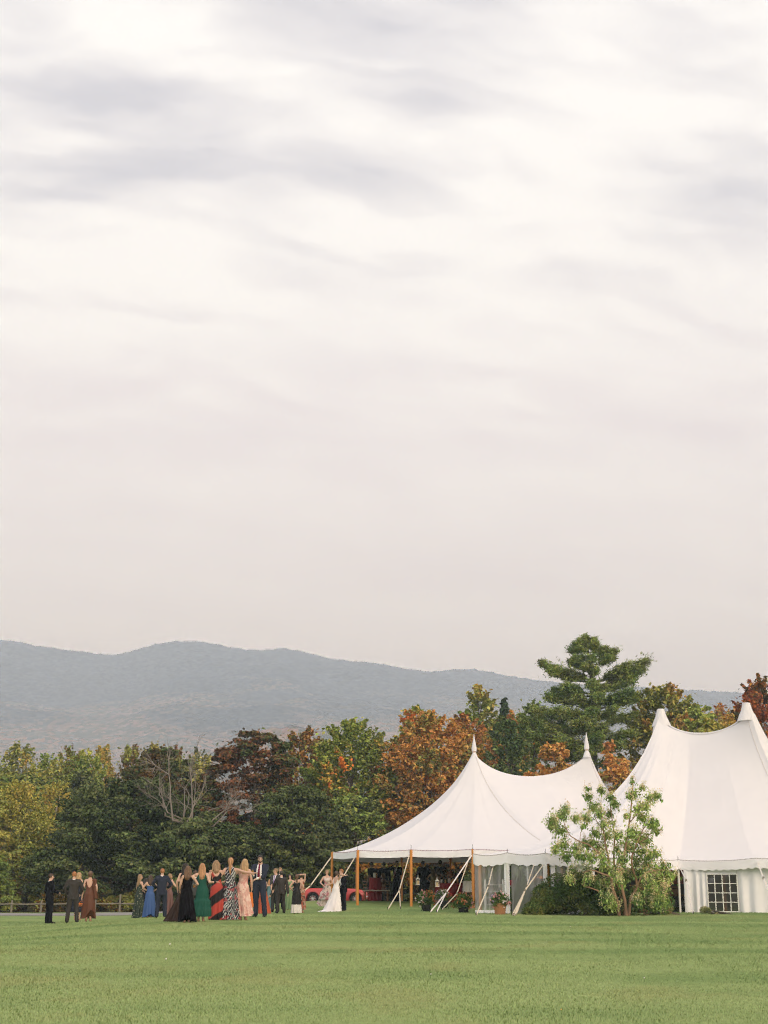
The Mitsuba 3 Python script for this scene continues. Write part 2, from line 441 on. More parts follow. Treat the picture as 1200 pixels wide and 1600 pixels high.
# hem cord along the eave, and sewn ribs from the peaks to the poles
hem = np.vstack([eave, eave[:1]])
add(SAIL + '__hem_cord', tube(hem + [0, 0, 0.012], 0.017, 5, cap=False), mat('plum_cord', matte(0.30, 0.16, 0.19)), smooth=True)
corner_at = [int(np.argmin(np.linalg.norm(eave - c, axis=1) + 0 * c[0])) for c in sail_corners]
for i in (4, 6):
    add(SAIL + '__seam', seam(cp[2:-1, corner_at[i]], 0.016), 'canvas_seam', smooth=True)
for i, c in enumerate(sail_corners):
    g = float(G(c[0], c[1]))
    inward = (np.array([(Q1[0] + Q2[0]) / 2, Q1[1]]) - c[:2])
    inward = inward / np.linalg.norm(inward) * 0.10
    b = np.array([c[0] + inward[0] * 0.3, c[1] + inward[1] * 0.3, g - 0.05])
    t_ = np.array([c[0] + inward[0] * 0.3, c[1] + inward[1] * 0.3, c[2] + 0.02])
    if i < 3:
        b[:2] -= inward * 0.62
        t_[:2] -= inward * 0.62
    add(SAIL + '__pole', tube([b, (b + t_) / 2, t_], [0.058, 0.06, 0.056], 12), 'orange_wood', smooth=50)
    add(SAIL + '__pole_pin', tube([t_, t_ + [0, 0, 0.20]], [0.012, 0.008], 6), 'black_iron', smooth=True)
for q in (Q1, Q2):
    b = np.array([q[0], q[1], float(G(q[0], q[1])) - 0.05])
    add(SAIL + '__centre_pole', tube([b, q + [0, 0, 0.30]], [0.08, 0.06], 12), 'orange_wood', smooth=50)
    add(SAIL + '__peak_cap', lathe([(0.20, -0.20), (0.14, -0.02), (0.085, 0.10), (0.09, 0.13)], 18, q), 'canvas', smooth=40)
    add(SAIL + '__pennant', lathe([(0.105, 0.17), (0.125, 0.28), (0.085, 0.52), (0.035, 0.80), (0.008, 0.98)], 12, q), 'canvas', smooth=40)


def straps(root, top, feet, joint=None, w=0.05, m='strap'):
    w = w * 0.8
    """One guy: from the eave to a ratchet, and from there to its pegs."""
    s0 = []
    if joint is None:
        for ft in feet:
            k = add(root + '__guy_strap', strap(top, ft, w), m)
            scene[numbered(k + '__peg')] = mikit.ply(peg(np.asarray(ft)), 'black_iron', smooth=True)
        return
    k = add(root + '__guy_strap', strap(top, joint, w), m)
    scene[numbered(k + '__ratchet')] = mikit.ply(box(*joint, 0.07, 0.06, 0.12, 0.4, 0.012), 'grey_wood')
    for ft in feet:
        k = add(root + '__guy_strap', strap(joint, ft, w), m)
        scene[numbered(k + '__peg')] = mikit.ply(peg(np.asarray(ft)), 'black_iron', smooth=True)


def foot(px, py, y):
    p = P(px, py, y)
    return np.array([p[0], p[1], float(G(p[0], p[1]))])


C = sail_corners
straps(SAIL, C[0] + [-0.05, -0.03, -0.18], [foot(446, 1412, 63.0)], P(485, 1384, 64.0), 0.065)
straps(SAIL, C[1] + [-0.16, -0.06, -0.30], [foot(520, 1412, 60.6)], P(536, 1370, 61.4), 0.05)
straps(SAIL, C[2] + [-0.10, -0.10, -0.22], [foot(606, 1418, 58.6), foot(626, 1419, 59.2)], P(624, 1391, 59.8), 0.055)
straps(SAIL, C[3] + [-0.04, -0.10, -0.24], [foot(672, 1426, 55.6), foot(682, 1427, 55.2)], P(697, 1395, 57.2), 0.062, 'white_strap')
straps(SAIL, C[3] + [-0.10, -0.04, -0.24], [foot(690, 1416, 58.6)], P(714, 1396, 59.2), 0.05)
lab(SAIL, 'white sailcloth tent with two pennant topped peaks, open front and orange wooden poles', 'tent')
lab(SAIL + '__pole', 'varnished orange wooden side pole')

# -- the big white pole tent on the right
POLE = 'pole_tent'
used[POLE] = 0
A = P(739, 1335, 54.0)
B1 = P(792.5, 1333, 53.3)
B2 = P(852, 1333.5, 52.7)
B3 = P(905, 1335, 53.4)
B4 = P(975, 1340, 56.4)
Fc = P(1059.5, 1344, 60.0)
H1 = P(1179.5, 1341.5, 58.2)
H2 = P(1310, 1337, 57.0)
P1, P2 = P(1033, 1125, 67.6), P(1167, 1116, 64.8)
end2 = [np.array([18.6, 56.2, 2.1]), np.array([22.0, 58.5, 2.1]), np.array([24.0, 63.0, 2.1]), np.array([23.0, 69.0, 2.1]), np.array([19.5, 73.5, 2.1])]
backs = [np.array([15.5, 75.0, 2.1]), np.array([12.8, 73.0, 2.1]), np.array([10.6, 68.6, 2.15]), np.array([8.2, 63.2, 2.2]), np.array([5.7, 58.0, 2.2])]
pole_corners = [A, B1, B2, B3, B4, Fc, H1, H2] + end2 + backs
pshare_c = np.array([0, 0, 0.02, 0.06, 0.15, 0.33, 0.70, 1, 1, 1, 1, 1, 1, 0.6, 0.2, 0, 0, 0], float)
peave, pshare, ptag = [], [], []
N = len(pole_corners)
for i in range(N):
    a, b = pole_corners[i], pole_corners[(i + 1) % N]
    n = max(10, int(np.linalg.norm(b - a) / 0.10))
    for k in range(n):
        t = k / n
        p = a + (b - a) * t
        p[2] -= 0.075 * 4 * t * (1 - t)
        peave.append(p)
        pshare.append(pshare_c[i] * (1 - t) + pshare_c[(i + 1) % N] * t)
        ptag.append(i + t)
peave, pshare, ptag = np.array(peave), np.array(pshare), np.array(ptag)
kk = 41
pshare = np.convolve(np.concatenate([pshare[-kk:], pshare, pshare[:kk]]), np.hanning(kk + 2)[1:-1] / np.hanning(kk + 2)[1:-1].sum(), 'same')[kk:-kk]
pp = canopy(peave, (P1, P2), pshare, 1.82, 8, 0.20, 1.05, r0=0.36)
pv = pp.reshape(-1, 3)
pv[:, 2] += 0.035 * (meshkit.noise(pv * 0.8, 18) - 0.5)
add(POLE + '__canopy', (pv, grid_faces(pp.shape[0], len(peave), wrap=True)), 'canvas', smooth=True)
add(POLE + '__valance', valance(peave, 0.32, 0.33, 0.075, 0.012, 14), 'wall_canvas', smooth=True)
add(POLE + '__eave_rope', tube(np.vstack([peave, peave[:1]]) + [0, 0, 0.012], 0.018, 5, cap=False), mat('grey_rope', matte(0.42, 0.38, 0.37)), smooth=True)
pc = [int(np.argmin(np.abs(ptag - i))) for i in range(N)]
for i in (7,):
    add(POLE + '__seam', seam(pp[2:-1, pc[i]], 0.02), 'canvas_seam', smooth=True)
# the padded ridge
rid = np.array([P1 + (P2 - P1) * t + [0, 0, -1.05 * 4 * t * (1 - t) * (1 - 0.25 * 4 * t * (1 - t))] for t in np.linspace(0, 1, 25)])
add(POLE + '__ridge_sleeve', tube(rid + [0, 0, 0.02], 0.06, 8), 'canvas', smooth=True)
for q in (P1, P2):
    b = np.array([q[0], q[1], float(G(q[0], q[1])) - 0.05])
    add(POLE + '__centre_pole', tube([b, q + [0, 0, 0.35]], [0.09, 0.08], 12), 'orange_wood', smooth=50)
    add(POLE + '__peak_hood', lathe([(0.46, -0.30), (0.36, -0.05), (0.26, 0.16), (0.19, 0.42), (0.175, 0.50), (0.13, 0.52)], 20, q), 'canvas', smooth=40)
for i in range(N):
    c = pole_corners[i]
    if i in (0, 3, 4, 6):
        continue
    g = float(G(c[0], c[1])) - 0.05
    add(POLE + '__side_pole', tube([[c[0], c[1] + 0.06, g], [c[0], c[1] + 0.06, c[2]]], 0.05 if i > 2 else 0.06, 10), 'white_paint', smooth=50)
    add(POLE + '__pole_pin', tube([c, c + [0, 0, 0.17]], [0.012, 0.008], 6), 'black_iron', smooth=True)
for px, y in ((751, 55.6), (857.5, 53.8), (1134, 62.5)):
    b = foot(px, 1420, y)
    add(POLE + '__inner_pole', tube([b + [0, 0, -0.1], [b[0], b[1], 2.12]], 0.06, 12), 'orange_wood', smooth=50)


def drape(a, b, top, bottom, fold, n_fold, seed, nu=None, nz=14, hole=None, fix=None, mtl='canvas', key='__side_wall'):
    """A hanging wall of cloth between the plan points a and b; folds deepen towards the ground."""
    a, b = np.asarray(a, float)[:2], np.asarray(b, float)[:2]
    L = np.linalg.norm(b - a)
    nu = nu or max(8, int(L / 0.04))
    s = np.linspace(0, 1, nu)
    t = (b - a) / L
    nrm = np.array([t[1], -t[0]])
    rows = []
    for k in np.linspace(0, 1, nz):
        ph = s * n_fold * 2 * np.pi
        wv = np.sin(ph + 1.3 * np.sin(ph * 0.37 + seed)) + 0.5 * (meshkit.noise(np.stack([s * n_fold * 3, s * 0 + k * 1.5, s * 0], 1), seed) - 0.5)
        off = fold * (0.35 + 0.65 * k) * wv
        xy = a + t * (s * L)[:, None] + nrm * off[:, None]
        rows.append(np.column_stack([xy, np.full(nu, 0.0) + (1 - k)]))
    r = np.array(rows)
    tz = np.interp(s, [0, 1], top) if np.ndim(top) else np.full(nu, top)
    bz = np.interp(s, [0, 1], bottom) if np.ndim(bottom) else np.full(nu, bottom)
    r[..., 2] = bz + (tz - bz) * r[..., 2]
    return r.reshape(-1, 3), grid_faces(nz, nu)


def wall(px0, px1, d0, d1, ztop, fold, nf, seed, mtl='wall_canvas', key='__side_wall', zb=None, **k):
    a, b = P(px0, 1383, d0), P(px1, 1383, d1)
    zb = (float(G(a[0], a[1])) - 0.03, float(G(b[0], b[1])) - 0.03) if zb is None else zb
    return add(POLE + key, drape(a, b, ztop, zb, fold, nf, seed, **k), mtl, smooth=True)


# the clear vinyl side, the white strips beside it
wall(742, 790, 54.15, 53.5, 2.0, 0.09, 4.2, 3, 'vinyl', '__vinyl_wall')
wall(788, 796.5, 53.40, 53.30, 1.95, 0.015, 1.3, 5, zb=(0.02, 0.02))
wall(799, 851, 53.4, 52.85, 2.0, 0.015, 2.0, 7, 'vinyl', '__vinyl_wall')
wall(849, 853, 52.75, 52.72, 1.95, 0.008, 1.0, 9)
wall(861, 868, 52.9, 53.0, 1.95, 0.012, 1.2, 11)
wall(869, 885, 53.1, 53.3, 1.95, 0.01, 1.0, 13, 'vinyl', '__vinyl_wall')
wall(886, 930, 53.3, 54.9, 1.95, 0.03, 3.0, 15)
wall(742, 788, 54.10, 53.45, 0.12, 0.02, 3.0, 3, zb=(-0.08, -0.08), key='__wall_skirt')
# the white wall with its paned window, on the right
W0, W1 = P(1069, 1383, 59.9), P(1300, 1383, 57.2)


def wall_pt(px):
    """Plan point of the right-hand wall at a pixel column."""
    lo, hi = 0.0, 1.0
    for _ in range(40):
        m = (lo + hi) / 2
        q = W0 + (W1 - W0) * m
        if (q[0] / q[1]) < (px - 600) / (F * math.cos(PITCH)) * 1.0:
            lo = m
        else:
            hi = m
    return W0 + (W1 - W0) * lo


def wx(px):
    q = P(px, 1383, 59.0)
    return wall_pt(600 + q[0] / q[1] * F * math.cos(PITCH))


wl, wr = wx(1105), wx(1152)
zt = 1 + (1383 - 1367) * 59.2 / F
zb_ = 1 + (1383 - 1421.5) * 59.2 / F
for a, b, top, bot, nf, sd in ((W0, wl, 1.98, -0.10, 2.6, 21), (wl, wr, 1.98, zt + 0.02, 1.5, 22), (wl, wr, zb_, -0.12, 1.5, 23), (wr, W1, 1.98, -0.12, 5.5, 24)):
    add(POLE + '__side_wall', drape(a, b, top, bot, 0.07 if nf > 2 else 0.006, nf, sd), 'wall_canvas', smooth=True)
# window: a grid of white bars over sixteen panes
t = (wr - wl)[:2]
Lw = np.linalg.norm(t)
t = t / Lw
ang = math.atan2(t[1], t[0])
WK = POLE + '__window'
bars = []
for i in range(5):
    q = wl[:2] + t * Lw * i / 4
    bars.append(box(q[0], q[1] - 0.02, (zt + zb_) / 2, 0.045 if i in (0, 4) else 0.032, 0.03, zt - zb_ + 0.04, ang))
for j in range(5):
    z = zb_ + (zt - zb_) * j / 4
    q = (wl[:2] + wr[:2]) / 2
    bars.append(box(q[0], q[1] - 0.022, z, Lw + 0.04, 0.026, 0.045 if j in (0, 4) else 0.03, ang))
add(WK, cat_mesh(bars), 'white_paint')
for i in range(4):
    for j in range(4):
        q = wl[:2] + t * Lw * (i + 0.5) / 4
        z = zb_ + (zt - zb_) * (j + 0.5) / 4
        u = np.array([t[0], t[1], 0]) * Lw / 8 * 1.0
        wv = np.array([0, 0, (zt - zb_) / 8])
        c = np.array([q[0], q[1] + 0.004 * ((i + 2 * j) % 3), z])
        tilt = np.array([0, 0.006 * ((i * 7 + j * 3) % 5 - 2), 0])
        add(WK + '__pane', (np.array([c - u - wv - tilt, c + u - wv, c + u + wv + tilt, c - u + wv]), np.array([[0, 1, 2], [0, 2, 3]])), 'window_film')
lab(WK, 'white sixteen pane window')
# guys of the pole tent
straps(POLE, A + [0.75, -0.05, -0.35], [foot(744, 1427, 50.4)], P(763, 1385, 52.0), 0.05)
straps(POLE, B2 + [-0.10, -0.08, -0.40], [foot(803, 1427, 49.0), foot(800, 1424, 49.8)], P(820, 1392, 50.6), 0.055)
straps(POLE, B2 + [-0.42, -0.02, -0.40], [foot(806, 1424, 50.4)], P(823, 1385, 51.4), 0.045)
straps(POLE, Fc + [-0.05, -0.06, -0.32], [foot(1016, 1424, 55.6)], P(1034, 1398, 57.5), 0.05)
straps(POLE, Fc + [0.05, -0.06, -0.30], [foot(1083, 1424, 56.0)], P(1072, 1376, 58.6), 0.05, 'white_strap')
straps(POLE, H1 + [0.08, -0.08, -0.14], [foot(1216, 1424, 55.0)], P(1193, 1372, 57.0), 0.06, 'white_strap')
lab(POLE, 'large white pole tent with two hooded peaks, scalloped edge and paned window wall', 'tent')

# ---------------------------------------------------------------- trees and shrubs
def rng_of(seed):
    return np.random.default_rng(seed)


def leaf_mesh(pos, nrm, size, rng, aspect=0.62, along=None, curl=0.18):
    """One folded four-cornered leaf per point."""
    n = len(pos)
    nrm = unit(nrm)
    r = rng.normal(size=(n, 3)) if along is None else along
    u = unit(r - nrm * (r * nrm).sum(1, keepdims=True))
    w = np.cross(nrm, u)
    L = (np.broadcast_to(size, (n,)) * rng.uniform(0.7, 1.3, n))[:, None]
    base, tip = pos - u * L * 0.5, pos + u * L * 0.5 - nrm * L * curl
    a, b = pos + w * L * aspect * 0.5 + nrm * L * 0.06, pos - w * L * aspect * 0.5 + nrm * L * 0.06
    v = np.stack([base, a, tip, b], 1).reshape(-1, 3)
    k = np.arange(n)[:, None] * 4
    f = np.stack([np.hstack([k, k + 1, k + 2]), np.hstack([k, k + 2, k + 3])], 1).reshape(-1, 3)
    return v, f


def colours(pos, palette, rng, patch=2.5, seed=0, jitter=0.15, weights=None):
    """A colour per leaf: patches of the palette, and every leaf a little different."""
    pal = np.asarray(palette, float)
    w = np.ones(len(pal)) if weights is None else np.asarray(weights, float)
    edges = np.cumsum(w / w.sum())
    t = meshkit.fbm(pos / patch, 3, seed)
    t = np.clip((t - 0.5) * 1.9 + 0.5 + rng.normal(0, 0.13, len(pos)), 0, 0.999)
    c = pal[np.searchsorted(edges, t).clip(0, len(pal) - 1)]
    c = c * [1.12, 1.06, 0.82] * (1 + rng.normal(0, jitter, (len(pos), 1))).clip(0.45, 1.8) * (1 + rng.normal(0, 0.06, (len(pos), 3)))
    return np.clip(c, 0.004, 0.8)


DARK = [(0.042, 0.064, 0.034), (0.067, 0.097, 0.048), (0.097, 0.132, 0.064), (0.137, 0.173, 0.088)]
MID = [(0.168, 0.249, 0.085), (0.248, 0.331, 0.108), (0.347, 0.422, 0.139), (0.465, 0.473, 0.154)]
OLIVE = [(0.218, 0.258, 0.09), (0.312, 0.348, 0.118), (0.426, 0.411, 0.148), (0.567, 0.428, 0.156)]
ORANGE = [(0.22, 0.20, 0.08), (0.44, 0.25, 0.10), (0.56, 0.30, 0.12), (0.58, 0.37, 0.15), (0.32, 0.29, 0.11)]
GREENRED = [(0.16, 0.229, 0.072), (0.226, 0.298, 0.086), (0.311, 0.366, 0.109), (0.489, 0.366, 0.112), (0.849, 0.261, 0.084)]
RED = [(0.16, 0.115, 0.045), (0.34, 0.125, 0.05), (0.45, 0.14, 0.055), (0.42, 0.19, 0.065)]
YELLOW = [(0.26, 0.29, 0.095), (0.38, 0.39, 0.12), (0.48, 0.44, 0.14), (0.54, 0.40, 0.13)]
BROWNRED = [(0.062, 0.073, 0.034), (0.117, 0.087, 0.051), (0.186, 0.092, 0.061), (0.248, 0.117, 0.074)]
PINE = [(0.107, 0.174, 0.066), (0.151, 0.232, 0.082), (0.216, 0.295, 0.106), (0.275, 0.331, 0.119)]
SPRUCE = [(0.036, 0.068, 0.042), (0.057, 0.096, 0.055), (0.081, 0.122, 0.068)]


def profile(kind, t):
    t = np.clip(t, 0, 1)
    if kind == 'dome':
        return np.sqrt(np.clip(1 - ((t - 0.22) / 0.79) ** 2, 0, 1)) * (0.86 + 0.14 * sstep(0, 0.25, t))
    if kind == 'oval':
        return np.clip(np.sin(np.pi * (0.16 + 0.84 * t) ** 0.95), 0, 1) ** 0.5
    if kind == 'spire':
        return np.clip(1 - t, 0, 1) ** 0.75 * (0.55 + 0.45 * sstep(0, 0.3, t)) + 0.03
    if kind == 'column':
        return np.clip(np.sin(np.pi * (0.22 + 0.78 * t)), 0, 1) ** 0.38
    return np.ones_like(t)


def tree(name, label, px, top, y, half, kind, palette, seed, low=0.0, n_leaf=9000, n_clump=70, clump=0.20, flat_=0.6, leaf=None, cat='tree', group=None, tips=None,
         weights=None, patch=2.2, ups=0.75, bark='bark', spiky=0.0, squash=1.0, base_px=None, far=0.45):
    """A tree: tapered trunk and limbs, a crown of leaf clumps round the limb ends.
    px, top: pixel of its tip; half: half-width in pixels; low: bottom of the crown as a share of the height."""
    rng = rng_of(seed)
    tip = P(px, top + 14 * min(spiky, 1.0), y)
    b = P(base_px if base_px is not None else px, 1383, y)
    base = np.array([b[0], y, float(G(b[0], y)) - 0.1])
    H = tip[2] - base[2]
    R = half * y / F
    leaf = leaf or 0.0030 * y
    # sprays of leaves through the crown, thicker towards its outside
    soft_ = spiky > 0
    n_clump = int(n_clump * (2.6 if soft_ else 1.7))
    clump = clump * (0.82 if soft_ else 0.92)
    n_leaf = int(n_leaf * 1.3)
    t = rng.uniform(0, 1, n_clump * 4) ** 0.72
    keep = rng.uniform(0, 1, len(t)) < (profile(kind, t) * 0.8 + 0.2)
    t = t[keep][:n_clump]
    ang = rng.uniform(0, 2 * np.pi, len(t))
    rad = np.sqrt(rng.uniform(0.10, 1.0, len(t)))
    lump = 0.80 + 0.42 * meshkit.noise(np.stack([np.cos(ang) * 1.4 + seed, np.sin(ang) * 1.4, t * 3.2], 1), seed)
    rr = R * profile(kind, t) * rad * lump
    z0 = base[2] + low * H
    axis = base[None, :2] + (tip[:2] - base[:2])[None] * t[:, None]
    rc = clump * 0.85 * R * rng.uniform(0.6, 1.25, len(t)) * (0.78 + 0.22 * profile(kind, t))
    rc *= rng.uniform(0.8, 1.35, len(t)) if not soft_ else 1.0
    cen = np.column_stack([axis[:, 0] + rr * np.cos(ang), axis[:, 1] + rr * np.sin(ang) * squash, z0 + (tip[2] - z0 - rc * 0.7) * t])
    grow = unit(np.column_stack([np.cos(ang) * (0.3 + rad), np.sin(ang) * (0.3 + rad), 0.15 + (0.5 + 1.5 * spiky) * t ** 1.5 + rng.normal(0, 0.12, len(t))]))
    wgt = rc ** 2 * np.where(cen[:, 1] > base[1] + 0.35 * R, far, 1.0)
    which = rng.choice(len(cen), n_leaf, p=wgt / wgt.sum())
    d = unit(rng.normal(size=(n_leaf, 3)) + np.array([0, -0.15, 0.35]))
    if spiky > 0:
        a_ = rng.uniform(-0.9, 1.6, n_leaf)
        wid = np.clip(1 - (a_ + 0.9) / 2.9, 0.16, 1) ** 0.6 * np.clip((a_ + 1.2) / 0.9, 0, 1)
        pos = cen[which] + grow[which] * (a_ * rc[which])[:, None] + d * (rc[which] * wid * 0.72 * rng.uniform(0.35, 1.0, n_leaf) ** 0.5)[:, None]
    else:
        shell = rng.uniform(0.35, 1.0, n_leaf) ** 0.5
        stretch = np.array([1.15, 1.15, flat_])
        pos = cen[which] + d * (rc[which] * shell * (0.75 + 0.5 * meshkit.noise(d * 2.2 + cen[which], seed)))[:, None] * stretch + grow[which] * (rc[which] * rng.uniform(0, 0.35, n_leaf))[:, None]
    loose = rng.uniform(0, 1, n_leaf) < (0.18 if soft_ else 0.07)
    pos[loose] = cen[which[loose]] + rng.normal(0, 1, (loose.sum(), 3)) * rc[which[loose], None] * [0.95, 0.95, 0.7]
    pos[:, 2] = np.maximum(pos[:, 2], G(pos[:, 0], pos[:, 1]) + 0.05)
    nrm = d * 0.55 + np.array([0, 0, ups]) + rng.normal(0, 0.38, (n_leaf, 3))
    v, f = leaf_mesh(pos, nrm, leaf, rng)
    c = colours(cen[which] * 0.6 + pos * 0.4, palette, rng, patch, seed, weights=weights)
    key = numbered(name)
    scene[key + '__crown'] = mikit.ply((v, f), 'foliage', color=np.repeat(c, 4, 0))
    # trunk and limbs
    tr = 0.016 * H + 0.05
    zs = np.linspace(0, 0.93 if kind in ('spire',) else 0.80, 9)
    wob = rng.normal(0, 0.012 * H, (9, 2)) * zs[:, None]
    tp = np.column_stack([base[0] + (tip[0] - base[0]) * zs + wob[:, 0], base[1] + (tip[1] - base[1]) * zs + wob[:, 1], base[2] + H * zs])
    ms = [tube(tp, tr * (1 - 0.86 * zs), 7)]
    for i in rng.choice(len(cen), min(len(cen), 26), replace=False):
        zz = np.clip((cen[i, 2] - base[2]) / H - 0.16, 0.06, 0.85)
        s = np.array([np.interp(zz, zs, tp[:, k]) for k in range(3)])
        e = cen[i]
        m_ = (s + e) / 2 + rng.normal(0, 0.05 * R, 3) + [0, 0, -0.04 * R]
        ms.append(tube([s, m_, e], np.array([0.42, 0.28, 0.08]) * tr * (1 - 0.55 * zz), 5))
    scene[key + '__trunk'] = mikit.ply(cat_mesh(ms), bark, smooth=True)
    lab(key, label, cat, group)
    return key


# big dark maples behind the guests
tree('maple_tree', 'broad dark green maple tree at the left of the bare branches', 205, 1212, 88, 152, 'dome', DARK, 101, n_leaf=40000, n_clump=190, clump=0.15, flat_=0.5, leaf=0.245, ups=0.8)
tree('maple_tree', 'low dark green maple tree spreading below the bare dead branches', 322, 1266, 84, 98, 'dome', DARK, 102, n_leaf=21000, n_clump=100, clump=0.20, flat_=0.5, leaf=0.24, ups=0.8)
tree('maple_tree', 'rounded green maple tree just left of the sailcloth tent', 458, 1226, 86, 82, 'dome', DARK[1:] + [(0.085, 0.112, 0.042)], 103, n_leaf=30000, n_clump=130, clump=0.17, flat_=0.5, leaf=0.235, ups=0.8)
tree('maple_tree', 'tall maple tree with a dark reddish brown top', 398, 1138, 93, 88, 'dome', [DARK[1], DARK[2]] + BROWNRED[1:], 104, low=0.1, n_leaf=27000, n_clump=130, clump=0.16, flat_=0.5, leaf=0.25, ups=0.8, patch=3.0)
tree('maple_tree', 'dull rust tinted maple tree behind the bare branches', 255, 1168, 97, 85, 'dome', [DARK[1], DARK[2], (0.09, 0.075, 0.035), (0.13, 0.08, 0.035)], 105, low=0.1, n_leaf=16000, n_clump=100, clump=0.17, leaf=0.28, ups=0.7)

# the mixed trees behind the sailcloth tent
tree('autumn_tree', 'orange brown tree rising left behind the rounded green maple', 478, 1130, 112, 62, 'oval', [OLIVE[2], ORANGE[0], ORANGE[1], (0.22, 0.12, 0.05), OLIVE[1]], 201, n_leaf=13000, n_clump=110, clump=0.20, spiky=0.6)
tree('autumn_tree', 'green maple tree with a red tipped top left of the orange maple', 550, 1120, 100, 88, 'dome', GREENRED, 202, n_leaf=22000, n_clump=170, clump=0.16, spiky=0.5, weights=[2, 3, 2.6, 1.5, 1.0], ups=0.7)
tree('autumn_tree', 'green tree with pointed top between the green maple and orange maple', 655, 1092, 112, 62, 'oval', GREENRED, 203, n_leaf=14000, n_clump=120, clump=0.19, spiky=0.9, weights=[1.6, 2.4, 2, 1.6, 1.4])
tree('autumn_tree', 'large orange maple tree above the left tent slope', 676, 1112, 99, 96, 'dome', ORANGE + [(0.20, 0.22, 0.085)], 204, n_leaf=26000, n_clump=190, clump=0.15, spiky=0.35, weights=[1.6, 2.2, 2.0, 1.6, 1.5, 1.3], ups=0.7, patch=3.0)
tree('autumn_tree', 'red orange tree directly behind the left tent spire', 728, 1108, 106, 52, 'oval', RED[:2] + ORANGE[1:4], 205, n_leaf=11000, n_clump=100, clump=0.2, spiky=0.5)
tree('autumn_tree', 'tall olive tree with loose top above the left tent spire', 748, 1066, 125, 40, 'oval', [MID[1], OLIVE[1], OLIVE[2], OLIVE[3]], 206, low=0.25, n_leaf=7000, n_clump=60, clump=0.26, spiky=0.4)
tree('autumn_tree', 'narrow blue green tree right of the left tent spire', 792, 1110, 98, 46, 'oval', [(0.09, 0.15, 0.075), (0.12, 0.185, 0.085), (0.16, 0.23, 0.10), (0.24, 0.24, 0.10), (0.44, 0.25, 0.10)], 207, n_leaf=13000, n_clump=110, clump=0.2, spiky=0.7)
tree('spruce_tree', 'dark spruce tip peeping over the trees right of the left spire', 788, 1090, 130, 24, 'spire', [(0.045, 0.08, 0.048), (0.06, 0.10, 0.058)], 208, low=0.2, n_leaf=6000, n_clump=150, clump=0.2, flat_=0.4)
tree('autumn_tree', 'orange topped tree between the blue green tree and the pine', 800, 1105, 118, 50, 'oval', [OLIVE[1], ORANGE[1], ORANGE[2], OLIVE[2]], 209, n_leaf=8000, n_clump=80, clump=0.2, spiky=0.6)
tree('conifer_tree', 'dark green conifer standing left of the tall white pine', 832, 1088, 112, 34, 'column', PINE, 210, n_leaf=11000, n_clump=90, clump=0.33, flat_=0.45, spiky=0.5, leaf=0.3)
tree('autumn_tree', 'low orange tree between the two spires of the left tent', 868, 1160, 93, 58, 'dome', [ORANGE[1], ORANGE[2], ORANGE[3], (0.16, 0.10, 0.035)], 211, n_leaf=11000, n_clump=90, clump=0.18, ups=0.7)
tree('autumn_tree', 'bright orange tree right of the right spire of the left tent', 958, 1158, 95, 42, 'dome', [ORANGE[1], ORANGE[2], ORANGE[3], OLIVE[2]], 212, n_leaf=8000, n_clump=60, clump=0.2, ups=0.7)
tree('autumn_tree', 'large olive and rust tree right of the tall white pine', 1040, 1060, 104, 82, 'oval', [OLIVE[0], OLIVE[1], OLIVE[2], (0.42, 0.27, 0.11), (0.48, 0.24, 0.10)], 213, n_leaf=28000, n_clump=190, clump=0.16, spiky=0.8, weights=[1.2, 1.8, 2, 2.2, 1.3])
tree('autumn_tree', 'rounded green tree seen between the two tall tent peaks', 1092, 1092, 96, 46, 'dome', [MID[0], MID[1], MID[2], OLIVE[2]], 214, n_leaf=12000, n_clump=90, clump=0.2)
tree('autumn_tree', 'red and orange tree at the right edge behind the tallest peak', 1185, 1048, 108, 66, 'oval', [(0.09, 0.085, 0.03)] + RED[1:] + [(0.15, 0.12, 0.04)], 215, n_leaf=16000, n_clump=130, clump=0.18, spiky=0.6)
tree('autumn_tree', 'yellow brown tree low behind the tallest tent peak', 1140, 1112, 100, 45, 'oval', [OLIVE[2], OLIVE[3], ORANGE[1], (0.25, 0.17, 0.05)], 216, n_leaf=9000, n_clump=80, clump=0.2, spiky=0.5)
tree('autumn_tree', 'shaded rust coloured tree low behind the open tent front', 655, 1300, 86, 75, 'dome', [(0.10, 0.075, 0.028), (0.20, 0.10, 0.03), (0.30, 0.14, 0.04), OLIVE[1]], 217, n_leaf=9000, n_clump=60, clump=0.2, low=0.25)
tree('autumn_tree', 'dark green tree behind the left corner of the open tent', 555, 1240, 90, 62, 'dome', [MID[0], MID[1], DARK[2], OLIVE[1]], 218, n_leaf=14000, n_clump=90, clump=0.18, ups=0.7)

